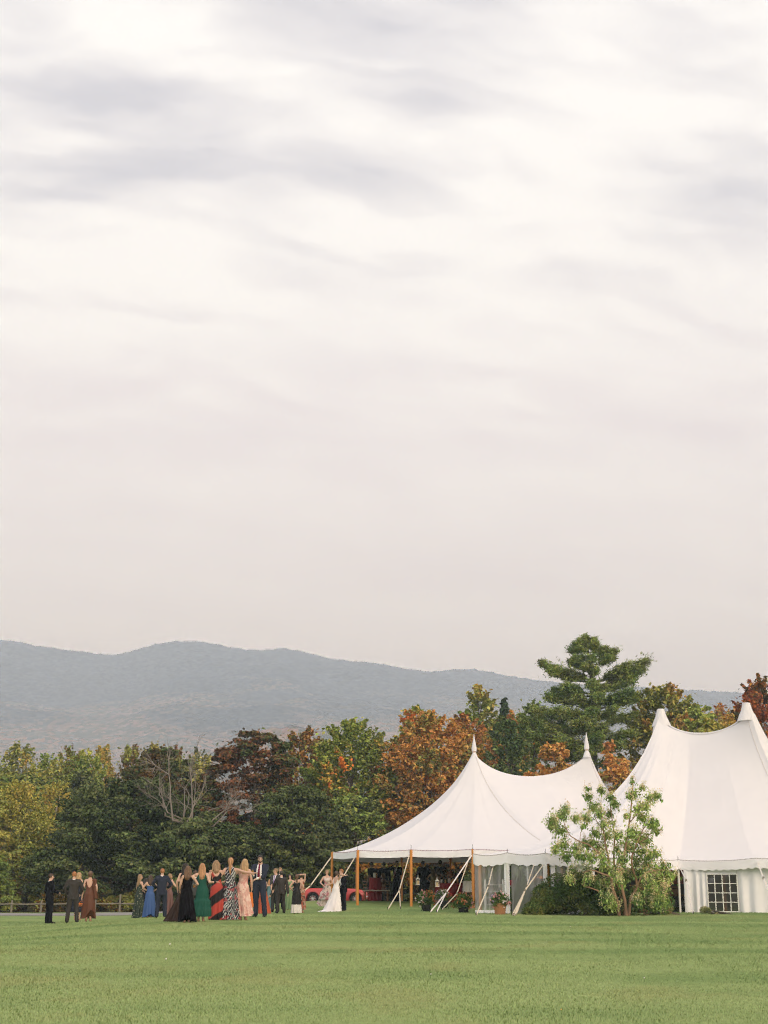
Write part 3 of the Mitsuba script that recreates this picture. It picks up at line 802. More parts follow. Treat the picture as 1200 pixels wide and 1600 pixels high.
# the woodland edge on the far left
spots = [(-20, 1160, 128, 42, [MID[0], OLIVE[0], OLIVE[1]], 'dull green tree at the left edge above the yellow birches'), (32, 1152, 134, 40, OLIVE, 'olive tree with two pointed tops on the far left'), (72, 1165, 140, 36, MID, 'green tree top left of the taller rusty green tree'),
         (108, 1150, 132, 36, [OLIVE[1], OLIVE[2], MID[1], (0.20, 0.13, 0.05)], 'rusty green pointed tree above the yellow birch'), (140, 1158, 126, 34, MID, 'fresh green tree above the left maple'),
         (162, 1152, 138, 28, [OLIVE[2], OLIVE[3], OLIVE[1]], 'slim olive brown tree left of the bare branches'), (205, 1150, 136, 32, [OLIVE[2], ORANGE[0], (0.22, 0.13, 0.05), OLIVE[1]], 'orange tinged tree above the dark maple'),
         (238, 1146, 142, 30, [OLIVE[1], OLIVE[2], ORANGE[0]], 'dull orange treetop just left of the bare branches'), (270, 1150, 138, 30, [OLIVE[1], MID[1], ORANGE[0], (0.24, 0.10, 0.05)], 'green and red treetop behind the bare branches'),
         (310, 1158, 134, 32, [OLIVE[1], OLIVE[2], DARK[3]], 'olive treetop left of the reddish brown maple'), (512, 1145, 140, 34, [OLIVE[2], ORANGE[0], ORANGE[1]], 'small orange treetop left of the red tipped maple'),
         (1135, 1085, 140, 40, [OLIVE[2], ORANGE[1], RED[1]], 'distant rust treetop between the tall tent peaks')]
for i, (px, top, y, half, pal, text) in enumerate(spots):
    tree('woodland_tree', text, px, top, y, half, 'column', pal, 300 + i, n_leaf=7000, n_clump=80, clump=0.34, spiky=1.3, flat_=0.9, leaf=0.32, group=None)
tree('woodland_tree', 'dark tree filling the gap behind the yellow birches', 30, 1205, 118, 95, 'dome', [DARK[2], DARK[3], OLIVE[0], MID[0]], 330, n_leaf=12000, n_clump=90, clump=0.2, leaf=0.34)
tree('woodland_tree', 'dark tree behind the left shoulder of the dark maple', 130, 1200, 112, 80, 'dome', [DARK[2], DARK[3], OLIVE[0]], 331, n_leaf=9000, n_clump=80, clump=0.2, leaf=0.33)
tree('birch_tree', 'yellow birch tree with pale trunk near the left edge', 28, 1216, 98, 52, 'oval', YELLOW[:3], 340, low=0.06, n_leaf=13000, n_clump=90, clump=0.3, bark='pale_bark', spiky=0.3, base_px=24, leaf=0.20)
tree('birch_tree', 'golden birch tree with pale trunk beside the dark maple', 86, 1216, 101, 32, 'oval', YELLOW[1:], 341, low=0.15, n_leaf=8000, n_clump=60, clump=0.3, bark='pale_bark', spiky=0.3, leaf=0.20)
tree('birch_tree', 'olive birch tree cut by the left edge of the frame', -8, 1235, 96, 36, 'oval', [OLIVE[1], OLIVE[2], YELLOW[1]], 342, low=0.1, n_leaf=6000, n_clump=60, clump=0.3, bark='pale_bark', leaf=0.20)
tree('leafy_shrub', 'tall olive and orange shrub left of the dark maple by the fence', 42, 1318, 89, 48, 'dome', [MID[0], OLIVE[0], OLIVE[1], (0.16, 0.10, 0.03)], 343, n_leaf=9000, n_clump=70, clump=0.22, leaf=0.2, cat='shrub')
tree('leafy_shrub', 'green shrub at the left edge beside the road fence', -5, 1345, 86, 34, 'dome', [MID[0], MID[1], OLIVE[1]], 344, n_leaf=6000, n_clump=40, clump=0.25, leaf=0.18, cat='shrub')
for i, (px, top, half, text) in enumerate([(160, 1384, 32, 'low orange brown shrub behind the fence near the woman in brown'), (85, 1392, 26, 'low mottled shrub behind the fence near the man with pink drink'),
                                           (215, 1392, 30, 'low rust shrub behind the woman in floral black'), (285, 1392, 34, 'low brown green shrub behind the row of women')]):
    tree('low_shrub', text, px, top, 83.5, half, 'dome', [(0.05, 0.05, 0.02), (0.10, 0.085, 0.03), (0.17, 0.09, 0.025), OLIVE[1]], 350 + i, n_leaf=3500, n_clump=36, clump=0.24, leaf=0.14, cat='shrub')
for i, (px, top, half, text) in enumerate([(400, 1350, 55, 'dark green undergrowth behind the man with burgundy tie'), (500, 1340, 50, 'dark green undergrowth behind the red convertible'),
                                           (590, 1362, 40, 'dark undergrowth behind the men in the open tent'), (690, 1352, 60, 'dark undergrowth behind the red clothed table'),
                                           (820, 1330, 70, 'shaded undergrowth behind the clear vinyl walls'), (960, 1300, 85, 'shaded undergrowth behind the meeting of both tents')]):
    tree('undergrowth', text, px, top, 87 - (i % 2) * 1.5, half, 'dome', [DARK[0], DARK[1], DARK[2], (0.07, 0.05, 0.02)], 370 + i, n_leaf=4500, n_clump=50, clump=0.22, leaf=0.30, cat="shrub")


# -- the tall white pine, limb by limb
def pine_tree():
    rng = rng_of(77)
    y = 102.0
    key = numbered('white_pine_tree')
    trunk = [P(928, 1383, y), P(930, 1250, y), P(927, 1130, y), P(924, 1060, y), P(919, 1020, y), P(914, 990, y)]
    trunk[0][2] = float(G(trunk[0][0], y)) - 0.1
    trunk = np.array(trunk)
    ms = [tube(trunk, [0.34, 0.28, 0.2, 0.13, 0.08, 0.03], 8)]
    # limbs: (height on the trunk in pixels, pixel of the tip, depth of the tip)
    limbs = [(1008, (908, 1003), -.3), (1009, (923, 1005), .2), (1006, (915, 998), -.1), (1012, (912, 1006), -.4), (1014, (930, 1008), -.5), (1018, (908, 1012), -.6), (1002, (899, 1009), -.3), (1004, (929, 1001), .4), (1012, (893, 1018), .8), (1020, (944, 1016), -.6), (1026, (960, 1019), .3), (1028, (900, 1030), -.6), (1040, (957, 1028), -1.0), (1046, (893, 1036), 1.0),
             (1062, (849, 1039), -.4), (1066, (862, 1050), -1.4), (1062, (890, 1052), -1.2), (1066, (1010, 1034), -.3), (1072, (1003, 1046), 1.3), (1070, (978, 1042), -1.6), (1082, (990, 1062), -1.2), (1084, (880, 1072), -1.8), (1088, (868, 1080), 1.2),
             (1098, (856, 1090), -1.0), (1102, (985, 1082), -2.0), (1108, (1000, 1088), 1.0), (1112, (905, 1090), -2.2), (1122, (838, 1112), -1.2), (1126, (872, 1112), -2.6), (1128, (960, 1108), -2.4), (1132, (992, 1118), .4),
             (1140, (816, 1126), -.6), (1146, (850, 1136), -2.2), (1148, (898, 1132), -3.0), (1150, (945, 1138), -2.8), (1156, (990, 1146), -1.4), (1162, (830, 1152), -1.8), (1170, (876, 1156), -3.0), (1172, (930, 1160), -3.2), (1176, (970, 1164), -2.2),
             (1188, (850, 1178), -2.0), (1192, (905, 1182), -3.0), (1196, (960, 1190), -2.4), (1150, (920, 1140), 2.6), (1110, (930, 1100), 2.4), (1180, (900, 1180), 2.6), (1215, (860, 1215), -1.6), (1220, (940, 1215), -2.6), (1240, (890, 1240), -2.6), (1030, (925, 1030), -1.2), (1050, (930, 1048), -1.6), (1070, (925, 1070), -2.2), (1090, (935, 1090), -2.8), (1110, (925, 1112), -3.2), (1130, (915, 1128), -3.4), (1150, (935, 1152), -3.6), (1175, (915, 1172), -3.6), (1045, (915, 1042), -1.4), (1080, (945, 1076), -1.6), (1100, (960, 1096), -1.2), (1120, (890, 1118), -2.0)]
    P_, N_, A_, W_ = [], [], [], []
    for h, (tx, ty), dz in limbs:
        k = np.interp(h, [990, 1020, 1060, 1130, 1250], [5, 4, 3, 2, 1])
        s = np.array([np.interp(h, [990, 1020, 1060, 1130, 1250, 1383], trunk[::-1, i]) for i in range(3)])
        e = P(tx, ty, y + dz)
        L = np.linalg.norm(e - s)
        m1, m2 = s + (e - s) * 0.35 + [0, 0, -0.05 * L], s + (e - s) * 0.7 + [0, 0, -0.05 * L]
        pts = np.array([s, m1, m2, e])
        ms.append(tube(pts, np.array([0.085, 0.06, 0.04, 0.012]) * (0.4 + 0.14 * L), 5))
        # side twigs in a flat fan, each carrying tufts of needles
        nt = int(26 + 21 * L)
        for _ in range(nt):
            u = rng.uniform(0.2, 1.0) ** 0.7
            q = np.array([np.interp(u, [0, 0.35, 0.7, 1], pts[:, i]) for i in range(3)])
            dirn = unit(e - s)
            side = unit(np.cross(dirn, [0, 0, 1])) * rng.choice([-1, 1])
            out = unit(dirn * rng.uniform(0.35, 1.0) + side * rng.uniform(0.0, 1.1) + np.array([0, 0, rng.uniform(-0.4, 1.3)]))
            ln = (0.18 + 0.24 * L * (1 - u * 0.7)) * rng.uniform(0.5, 1.1)
            n = 20
            if rng.uniform() < 0.22:
                ln, n = ln * 1.7, 9
            w = rng.uniform(0.15, 1.0, n)
            pp_ = q + out * (ln * w)[:, None] + rng.normal(0, 0.12, (n, 3)) * [1, 1, 0.8]
            al = unit(out + rng.normal(0, 0.55, (n, 3)) + [0, 0, 0.25])
            P_.append(pp_)
            A_.append(al)
            N_.append(unit(rng.normal(0, 0.6, (n, 3)) + [0, -0.2, 0.8]))
    P_, N_, A_ = np.vstack(P_), np.vstack(N_), np.vstack(A_)
    v, f = leaf_mesh(P_, N_, 0.29, rng, aspect=0.26, along=A_, curl=0.05)
    c = colours(P_, PINE + [(0.11, 0.135, 0.055)], rng, 1.2, 7)
    scene[key + '__crown'] = mikit.ply((v, f), 'foliage', color=np.repeat(c, 4, 0))
    scene[key + '__trunk'] = mikit.ply(cat_mesh(ms), 'bark', smooth=True)
    lab(key, 'tall white pine with layered upswept limbs, highest tree in view', 'tree')


pine_tree()


# -- bare grey branches of the dead tree among the maples
def dead_tree():
    rng = rng_of(5)
    y = 86.5
    ms = []

    def grow(p, d, L, r, depth):
        pts, q, dd = [p], p.copy(), d.copy()
        for k in range(4):
            dd = unit(dd + rng.normal(0, 0.13, 3) * [1, 0.6, 1] + [0, 0, 0.03])
            q = q + dd * L / 4
            pts.append(q.copy())
        ms.append(tube(pts, np.linspace(r, r * 0.5, 5), 5))
        if depth == 0:
            return
        for k in range(rng.integers(2, 5)):
            u = rng.integers(1, 5)
            nd = unit(dd + rng.normal(0, 0.48, 3) * [1, 0.7, 0.8])
            grow(pts[u], nd, L * rng.uniform(0.5, 0.8), r * 0.55, depth - 1)
    b = P(318, 1383, y)
    base = np.array([b[0], y, float(G(b[0], y)) - 0.1])
    top = P(318, 1300, y)
    ms.append(tube([base, (base + top) / 2, top], [0.3, 0.27, 0.22], 8))
    for (x0, y0), (x1, y1), L, r in [((270, 1282), (258, 1170), 1.0, .15), ((286, 1290), (292, 1190), .9, .13), ((300, 1280), (318, 1175), 1.0, .15), ((310, 1285), (352, 1195), .9, .13), ((320, 1290), (385, 1232), .9, .12),
                                     ((325, 1296), (394, 1262), .8, .12), ((322, 1300), (372, 1292), .7, .10), ((262, 1270), (226, 1212), .7, .10), ((292, 1285), (328, 1215), .8, .11), ((258, 1275), (236, 1185), .7, .10)]:
        s, e = P(x0, y0, y - rng.uniform(2.0, 4.2)), P(x1, y1, y - rng.uniform(1.5, 4.5))
        r *= 0.45
        ms.append(tube([top, (top + s) / 2 + [0, -0.3, 0.1], s], [r * 1.5, r * 1.2, r], 6))
        grow(s, unit(e - s), np.linalg.norm(e - s) * 0.64 * L, r * 0.9, 4)
    key = numbered('dead_tree')
    scene[key] = mikit.ply(cat_mesh(ms), 'dead_bark', smooth=True)
    lab(key, 'bare dead tree with pale grey branches standing among the dark maples', 'tree')


dead_tree()


# -- the small flowering tree in front of the tents
def flowering_tree():
    rng = rng_of(21)
    y = 50.5

    def C_(u, v, dy=0.0):
        return P(840 + u / 5.4545, 1200 + v / 5.4545, y + dy)
    stems = [([(700, 1218), (672, 1120), (640, 1030), (622, 930), (612, 830), (598, 740), (575, 640), (560, 520), (545, 400)], .085, 0), ([(745, 1222), (715, 1120), (690, 1040), (668, 950), (652, 850), (650, 740), (655, 600), (640, 470), (620, 330)], .075, .25),
             ([(760, 1218), (742, 1120), (718, 1020), (706, 900), (740, 720), (765, 580), (790, 400), (805, 250), (812, 130)], .08, -.1), ([(775, 1205), (790, 1110), (850, 1020), (838, 940), (806, 850), (800, 760), (845, 640), (900, 520), (960, 440)], .075, .1),
             ([(640, 1065), (610, 1072), (570, 1092), (535, 1060), (500, 1040), (440, 1018), (400, 1010), (370, 985)], .055, -.25), ([(395, 1000), (398, 950), (388, 905)], .025, -.25), ([(440, 1010), (442, 960), (436, 925)], .022, -.2),
             ([(622, 925), (560, 905), (500, 880), (450, 870), (415, 885), (380, 890)], .05, -.3), ([(606, 790), (520, 720), (430, 650), (360, 630), (280, 580), (235, 500), (215, 420)], .045, -.1), ([(360, 630), (365, 560), (385, 490)], .02, -.1),
             ([(560, 530), (500, 450), (470, 350), (440, 230)], .03, .2), ([(780, 470), (840, 400), (920, 320), (1000, 250)], .03, 0), ([(850, 1010), (880, 930), (930, 890), (1010, 870), (1090, 870)], .04, -.2), ([(806, 850), (860, 880), (900, 800), (960, 740)], .03, .15),
             ([(560, 640), (540, 500), (540, 300), (545, 180)], .025, .3), ([(845, 640), (930, 600), (990, 520), (1020, 470)], .025, .1)]
    key = numbered('flowering_tree')
    for pts, r, dy in stems:
        p = np.array([C_(u, v, dy * (1 - k / len(pts)) + dy) for k, (u, v) in enumerate(pts)])
        if pts[0][1] > 1190:
            p[0][2] = float(G(p[0][0], p[0][1])) - 0.08
        scene[numbered(key + '__stem')] = mikit.ply(tube(p, np.linspace(r, r * 0.3, len(p)) * 0.72, 7), 'tan_bark', smooth=True)
    cl = [(130, 450, 60), (210, 410, 50), (240, 350, 40), (200, 540, 60), (110, 500, 40), (330, 430, 50), (420, 430, 50), (390, 500, 30), (220, 660, 50), (160, 690, 50), (240, 760, 50), (330, 700, 60), (420, 650, 60), (480, 330, 50), (430, 250, 40), (430, 180, 26),
          (540, 190, 35), (530, 390, 45), (620, 250, 40), (660, 310, 45), (610, 400, 40), (560, 480, 45), (640, 470, 25), (500, 560, 50), (600, 580, 55), (690, 580, 50), (520, 700, 60), (450, 760, 50), (760, 410, 35), (820, 220, 45), (810, 120, 28), (890, 170, 32),
          (960, 260, 55), (1020, 240, 40), (850, 350, 50), (920, 330, 45), (790, 250, 40), (900, 430, 55), (980, 480, 60), (1010, 540, 40), (800, 560, 60), (860, 600, 60), (920, 620, 60), (780, 680, 70), (880, 720, 60), (960, 750, 60), (1010, 730, 40), (720, 790, 60),
          (650, 880, 60), (560, 850, 50), (750, 920, 60), (900, 900, 70), (1000, 870, 60), (1080, 860, 60), (1130, 920, 50), (960, 980, 70), (1060, 980, 60), (880, 1080, 60), (980, 1080, 70), (1050, 1120, 60), (1010, 1160, 50), (850, 1140, 50), (420, 880, 50),
          (300, 890, 50), (270, 950, 40), (430, 950, 40), (520, 990, 50), (600, 980, 50), (590, 1110, 60), (640, 1170, 50), (370, 760, 50), (480, 640, 40), (680, 700, 45), (840, 810, 50), (930, 830, 50), (700, 960, 55), (560, 770, 50), (1090, 1040, 40)]
    px2m = y / F / 5.4545
    Pl, Nl, Al, Pf = [], [], [], []
    for u, v, r in cl:
        c = C_(u, v, rng.uniform(-0.9, 0.7))
        R = r * px2m
        n = int(200 * (r / 50) ** 2)
        d = unit(rng.normal(size=(n, 3)))
        p = c + d * (R * np.abs(rng.normal(0, 0.66, n)))[:, None]
        Pl.append(p)
        Nl.append(unit(d * 0.3 + [0, -0.35, 0.55] + rng.normal(0, 0.5, (n, 3))))
        Al.append(unit(rng.normal(0, 0.5, (n, 3)) + [0, 0, -0.75] + d * 0.5))
        for _ in range(max(3, int(r / 8))):
            dd = unit(rng.normal(size=3) + [0, -0.2, 1.0])
            q = c + dd * R * rng.uniform(0.9, 1.2)
            Pf.append(q + rng.normal(0, 1, (30, 3)) * [0.045, 0.045, 0.085])
    Pl, Nl, Al, Pf = np.vstack(Pl), np.vstack(Nl), np.vstack(Al), np.vstack(Pf)
    v, f = leaf_mesh(Pl, Nl, 0.12, rng, aspect=0.48, along=Al)
    c = colours(Pl, [(0.14, 0.23, 0.085), (0.20, 0.31, 0.11), (0.27, 0.39, 0.145), (0.36, 0.45, 0.19)], rng, 0.7, 3, jitter=0.25)
    scene[key + '__crown'] = mikit.ply((v, f), 'foliage', color=np.repeat(c, 4, 0))
    v, f = leaf_mesh(Pf, rng.normal(size=(len(Pf), 3)) + [0, -0.5, 0.5], 0.036, rng, aspect=0.9)
    c = colours(Pf, [(0.62, 0.56, 0.40), (0.72, 0.68, 0.55), (0.55, 0.50, 0.30), (0.66, 0.50, 0.40)], rng, 0.4, 4, jitter=0.08)
    scene[key + '__blossom'] = mikit.ply((v, f), 'foliage', color=np.repeat(c, 4, 0))
    lab(key, 'small many stemmed tree with light green leaves and creamy blossom before the tents', 'tree')


flowering_tree()


def mound(name, label, px, y, half, top, depth, palette, seed, n=14000, leaf=0.05, bumps=26, cat='shrub', peak=0.0, along_up=True):
    """A low rounded shrub made of many small sprays on bulging clumps."""
    rng = rng_of(seed)
    c0 = P(px, 1383, y)
    g = float(G(c0[0], y))
    R = half * y / F
    H = P(px, top, y)[2] - g
    t = rng.uniform(-1, 1, bumps)
    env = (1 - np.abs(t - peak) ** 2.2 / (1 + abs(peak)) ** 2.2) ** 0.6
    cen = np.column_stack([c0[0] + t * R * 0.86, y + rng.uniform(-1, 1, bumps) * depth * 0.7, g + H * env * rng.uniform(0.15, 0.78, bumps)])
    rc = H * rng.uniform(0.22, 0.40, bumps) * (0.6 + 0.4 * env)
    which = rng.choice(bumps, n, p=rc ** 2 / (rc ** 2).sum())
    d = unit(rng.normal(size=(n, 3)) + [0, -0.25, 0.3])
    pos = cen[which] + d * (rc[which] * rng.uniform(0.4, 1.08, n) ** 0.5)[:, None] * [1.25, 1.1, 1]
    pos[:, 2] = np.maximum(pos[:, 2], G(pos[:, 0], pos[:, 1]) + 0.01)
    al = unit(d + rng.normal(0, 0.5, (n, 3)) + [0, 0, 0.5]) if along_up else None
    v, f = leaf_mesh(pos, unit(d * 0.4 + rng.normal(0, 0.6, (n, 3)) + [0, -0.1, 0.5]), leaf, rng, aspect=0.4, along=al, curl=0.05)
    c = colours(pos, palette, rng, 0.5, seed)
    key = numbered(name)
    scene[key + '__foliage'] = mikit.ply((v, f), 'foliage', color=np.repeat(c, 4, 0))
    ms = [tube([[c0[0] + k * 0.15, y, g - 0.1], cen[i]], [0.03, 0.012], 5) for k, i in enumerate(range(0, min(bumps, 12)))]
    scene[key + '__stem'] = mikit.ply(cat_mesh(ms), 'bark', smooth=True)
    lab(key, label, cat)
    return key


mound('evergreen_shrub', 'wide dark green feathery evergreen shrub left of the flowering tree', 893, 51.8, 74, 1366, 1.1, [(0.045, 0.085, 0.035), (0.07, 0.115, 0.045), (0.10, 0.145, 0.055), (0.12, 0.14, 0.05)], 61, n=34000, leaf=0.10, bumps=48, peak=0.25)
mound('leafy_shrub', 'light green leafy shrub at the foot of the flowering tree', 1012, 51.6, 34, 1378, 0.7, [(0.09, 0.17, 0.06), (0.13, 0.23, 0.08), (0.18, 0.28, 0.11), (0.30, 0.20, 0.14)], 62, n=8000, leaf=0.085, bumps=22)
mound('garden_plant', 'small grey green plant below the paned window', 1103, 55.2, 15, 1415, 0.25, [(0.14, 0.17, 0.09), (0.22, 0.25, 0.14), (0.35, 0.33, 0.22)], 63, n=1500, leaf=0.05, bumps=12, cat='plant')
mound('evergreen_shrub', 'clipped green shrub seen through the clear vinyl wall', 815, 57.5, 26, 1382, 0.6, [(0.06, 0.10, 0.05), (0.09, 0.14, 0.07)], 64, n=7000, leaf=0.08, bumps=20)

# ---------------------------------------------------------------- people
Man = m3.Manifold
ICO = np.array(trimesh.creation.icosphere(1).vertices)
OCT = np.array(trimesh.creation.icosphere(0).vertices)


def hull(*balls, fine=True):
    """The convex hull of balls (centre, radius or three radii)."""
    t = ICO if fine else OCT
    return Man.hull_points(np.vstack([np.asarray(c, float) + t * np.asarray(r, float) for c, r in balls]))


def chain(pts, radii, fine=True):
    return [hull((pts[i], radii[i]), (pts[i + 1], radii[i + 1]), fine=fine) for i in range(len(pts) - 1)]


def union(ms):
    return Man.batch_boolean(ms, m3.OpType.Add)


def soft(m, length, n=10):
    m = m.refine_to_length(length)
    q = m.to_mesh()
    t = trimesh.Trimesh(np.array(q.vert_properties[:, :3], float), np.array(q.tri_verts), process=True)
    t.merge_vertices(digits_vertex=6)
    trimesh.smoothing.filter_taubin(t, lamb=0.5, nu=0.53, iterations=n)
    return t


def as_arrays(m):
    if hasattr(m, 'to_mesh'):
        q = m.to_mesh()
        return np.array(q.vert_properties[:, :3], float), np.array(q.tri_verts)
    return (np.array(m.vertices), np.array(m.faces)) if hasattr(m, 'vertices') else m


def rot2(v, a):
    c, s = math.cos(a), math.sin(a)
    return np.array([v[0] * c - v[1] * s, v[0] * s + v[1] * c, v[2]])


# the grown figure, 1.75 tall, facing +y, its right hand on +x
HEAD_Z = 1.622


class Figure:
    def __init__(self, female, arms, feet=None, lean=(0, 0), head=(0, 0), seated=False, head_turn=0.0, grip=None, ease=(0, 0)):
        self.f = female
        w = 0.155 if female else 0.185
        lx, ly = lean
        self.sh = {s: np.array([s * w + lx, ly, 1.415]) for s in (-1, 1)}
        hw = 0.088 if female else 0.092
        self.seated = seated
        ex, ey = ease
        if seated:
            drop = 0.44
            for s in self.sh:
                self.sh[s] = self.sh[s] - [0, 0, drop]
        else:
            drop = 0.0
        self.drop = drop
        self.hip = {s: np.array([s * hw + ex, ey, 0.92 - drop]) for s in (-1, 1)}
        self.lean, self.head_turn = np.array([lx, ly, 0.0]), head_turn
        self.ease = np.array([ex, ey, 0.0])
        self.hc = np.array([lx + head[0], ly + 0.02 + head[1], HEAD_Z - drop])
        feet = feet or {-1: (-0.10, 0.0), 1: (0.10, 0.0)}
        self.ankle = {s: np.array([feet[s][0], feet[s][1], 0.085]) for s in (-1, 1)}
        self.knee = {}
        for s in (-1, 1):
            if seated:
                self.knee[s] = np.array([s * 0.11, 0.44, 0.50])
                self.ankle[s] = np.array([s * 0.11, 0.42, 0.085])
            else:
                self.knee[s] = (self.hip[s] + self.ankle[s]) / 2 + [0, 0.03, 0.0]
        self.elbow, self.wrist, self.hdir = {}, {}, {}
        L1, L2 = 0.285, 0.25
        for s in (-1, 1):
            tgt, hint = arms[s][0], arms[s][1]
            S, W = self.sh[s], np.asarray(tgt, float) - [0, 0, drop if seated else 0]
            d = W - S
            D = np.linalg.norm(d)
            k = max(1.0, D / (0.995 * (L1 + L2)))
            a, b = L1 * k, L2 * k
            u = d / D
            x = (a * a - b * b + D * D) / (2 * D)
            h = math.sqrt(max(a * a - x * x, 0))
            hint = np.asarray(hint, float)
            p = hint - u * (hint @ u)
            p /= np.linalg.norm(p) + 1e-9
            self.elbow[s] = S + u * x + p * h
            self.wrist[s] = W
            hd = arms[s][2] if len(arms[s]) > 2 and arms[s][2] is not None else W - self.elbow[s]
            self.hdir[s] = np.asarray(hd, float) / np.linalg.norm(hd)
        self.grip = grip or {}

    def torso(self, g=0.0, low=True):
        f, l, d, e = self.f, self.lean, self.drop, self.ease
        z = lambda v: v - d  # noqa: E731
        pel = (np.array([0, -0.01, z(0.93)]) + e, np.array([0.165 if f else 0.155, 0.115, 0.10]) + g)
        wai = (np.array([0, 0, z(1.11)]) + (l + e) * 0.5, np.array([0.118 if f else 0.142, 0.088 if f else 0.10, 0.07]) + g)
        che = (np.array([0, 0.012, z(1.27)]) + l * 0.8 + e * 0.2, np.array([0.135 if f else 0.165, 0.10 if f else 0.115, 0.09]) + g)
        shs = [(self.sh[s] + [-s * 0.02, 0, -0.01], 0.055 + g) for s in (-1, 1)]
        up = [(np.array([0, 0, z(1.43)]) + l, np.array([0.08, 0.06, 0.05]) + g)]
        ms = [hull(pel, wai), hull(wai, che), hull(che, *shs, *up)]
        if f:
            ms.append(hull((np.array([-0.065, 0.085, z(1.27)]) + l * 0.8, 0.058 + g), (np.array([0.065, 0.085, z(1.27)]) + l * 0.8, 0.058 + g), (np.array([0, 0.03, z(1.34)]) + l, 0.07 + g)))
        return ms

    def neck(self, g=0.0):
        c = self.hc
        base = np.array([self.lean[0], self.lean[1], 1.44 - self.drop])
        r = 0.046 if self.f else 0.056
        return [hull((base + [0, -0.01, 0], np.array([r + 0.018, r + 0.014, 0.04]) + g), (c + [0, -0.02, -0.07], r + g))]

    def legs(self, g=0.0, ankle_r=0.036):
        ms = []
        for s in (-1, 1):
            ms += chain([self.hip[s], self.knee[s]], [0.094 + g, 0.060 + g])
            ms += chain([self.knee[s], self.knee[s] * 0.6 + self.ankle[s] * 0.4 + [0, -0.015, 0], self.ankle[s]], [0.060 + g, 0.055 + g, ankle_r + g])
        return ms

    def arm(self, s, g=0.0, upto=2.0):
        k = 0.86 if self.f else 1.0
        a, b, c = self.sh[s], self.elbow[s], self.wrist[s]
        c = b + (c - b) * min(1.0, upto - 1.0) if upto > 1 else b
        return chain([a, a * 0.5 + b * 0.5, b], [0.056 * k + g, 0.049 * k + g, 0.041 * k + g]) + (chain([b, b * 0.7 + c * 0.3, c], [0.041 * k + g, 0.040 * k + g, 0.028 * k + g]) if upto > 1 else [])

    def hand(self, s):
        d = self.hdir[s]
        w = self.wrist[s]
        n = np.array([-s, 0.0, 0.0]) if abs(d[2]) > 0.6 else np.array([0, 0, -1.0])       # the way the palm looks
        n = n - d * (n @ d)
        n /= np.linalg.norm(n)
        side = np.cross(n, d) * (1 if s > 0 else -1)
        if abs(d[2]) > 0.6 and side[1] < 0:
            side = -side
        k = 0.88 if self.f else 1.0
        curl = self.grip.get(s, 0.35)
        pal = w + d * 0.075 * k
        ms = [hull((w, np.array([0.026, 0.026, 0.026]) * k), (pal + side * 0.026 * k, 0.016 * k), (pal - side * 0.026 * k, 0.015 * k), fine=False)]
        for i, (o, L) in enumerate(((0.030, 0.072), (0.010, 0.082), (-0.010, 0.076), (-0.030, 0.060))):
            p, q, pts = w + d * 0.070 * k + side * o * k, d.copy(), []
            pts.append(p)
            for j, seg in enumerate((0.45, 0.32, 0.23)):
                a = curl * (0.8 + 0.5 * j) + 0.05 * i
                q = q * math.cos(a) + n * math.sin(a)
                q /= np.linalg.norm(q)
                p = p + q * L * seg * k
                pts.append(p)
            ms += chain(pts, [0.0105 * k, 0.0095 * k, 0.0085 * k, 0.007 * k], fine=False)
        t0 = w + d * 0.028 * k + side * 0.022 * k
        t1 = t0 + unit(d * 0.7 + side * 0.75 + n * 0.3) * 0.042 * k
        t2 = t1 + unit(d * 0.95 + side * 0.15 + n * 0.4) * 0.032 * k
        ms += chain([t0, t1, t2], [0.014 * k, 0.011 * k, 0.009 * k], fine=False)
        return ms

    def head_parts(self):
        """Skull, jaw, nose, brow, ears."""
        c, a = self.hc, self.head_turn

        def at(x, y, z):
            return c + rot2((x, y, z), a)
        k = 0.95 if self.f else 1.0
        ms = [hull((at(0, -0.012, 0.03), np.array([0.072, 0.072, 0.085]) * k), (at(0, 0.02, 0.015), np.array([0.066, 0.066, 0.08]) * k), (at(0, 0.045, -0.075 * k), np.array([0.03, 0.026, 0.022]) * k)),
              hull((at(0, 0.030, -0.03), np.array([0.054, 0.05, 0.05]) * k), (at(0, 0.052, -0.085 * k), np.array([0.024, 0.022, 0.018]) * k))]
        ms.append(hull((at(0, 0.088, 0.012), 0.010), (at(0, 0.108, -0.028), 0.011), (at(-0.012, 0.088, -0.034), 0.009), (at(0.012, 0.088, -0.034), 0.009), fine=False))
        ms.append(hull((at(-0.035, 0.074, 0.022), 0.012), (at(0.035, 0.074, 0.022), 0.012), fine=False))
        for s in (-1, 1):
            ms.append(hull((at(s * 0.074, -0.005, 0.012), np.array([0.010, 0.016, 0.018])), (at(s * 0.070, 0.002, -0.022), np.array([0.008, 0.010, 0.010])), fine=False))
        return ms

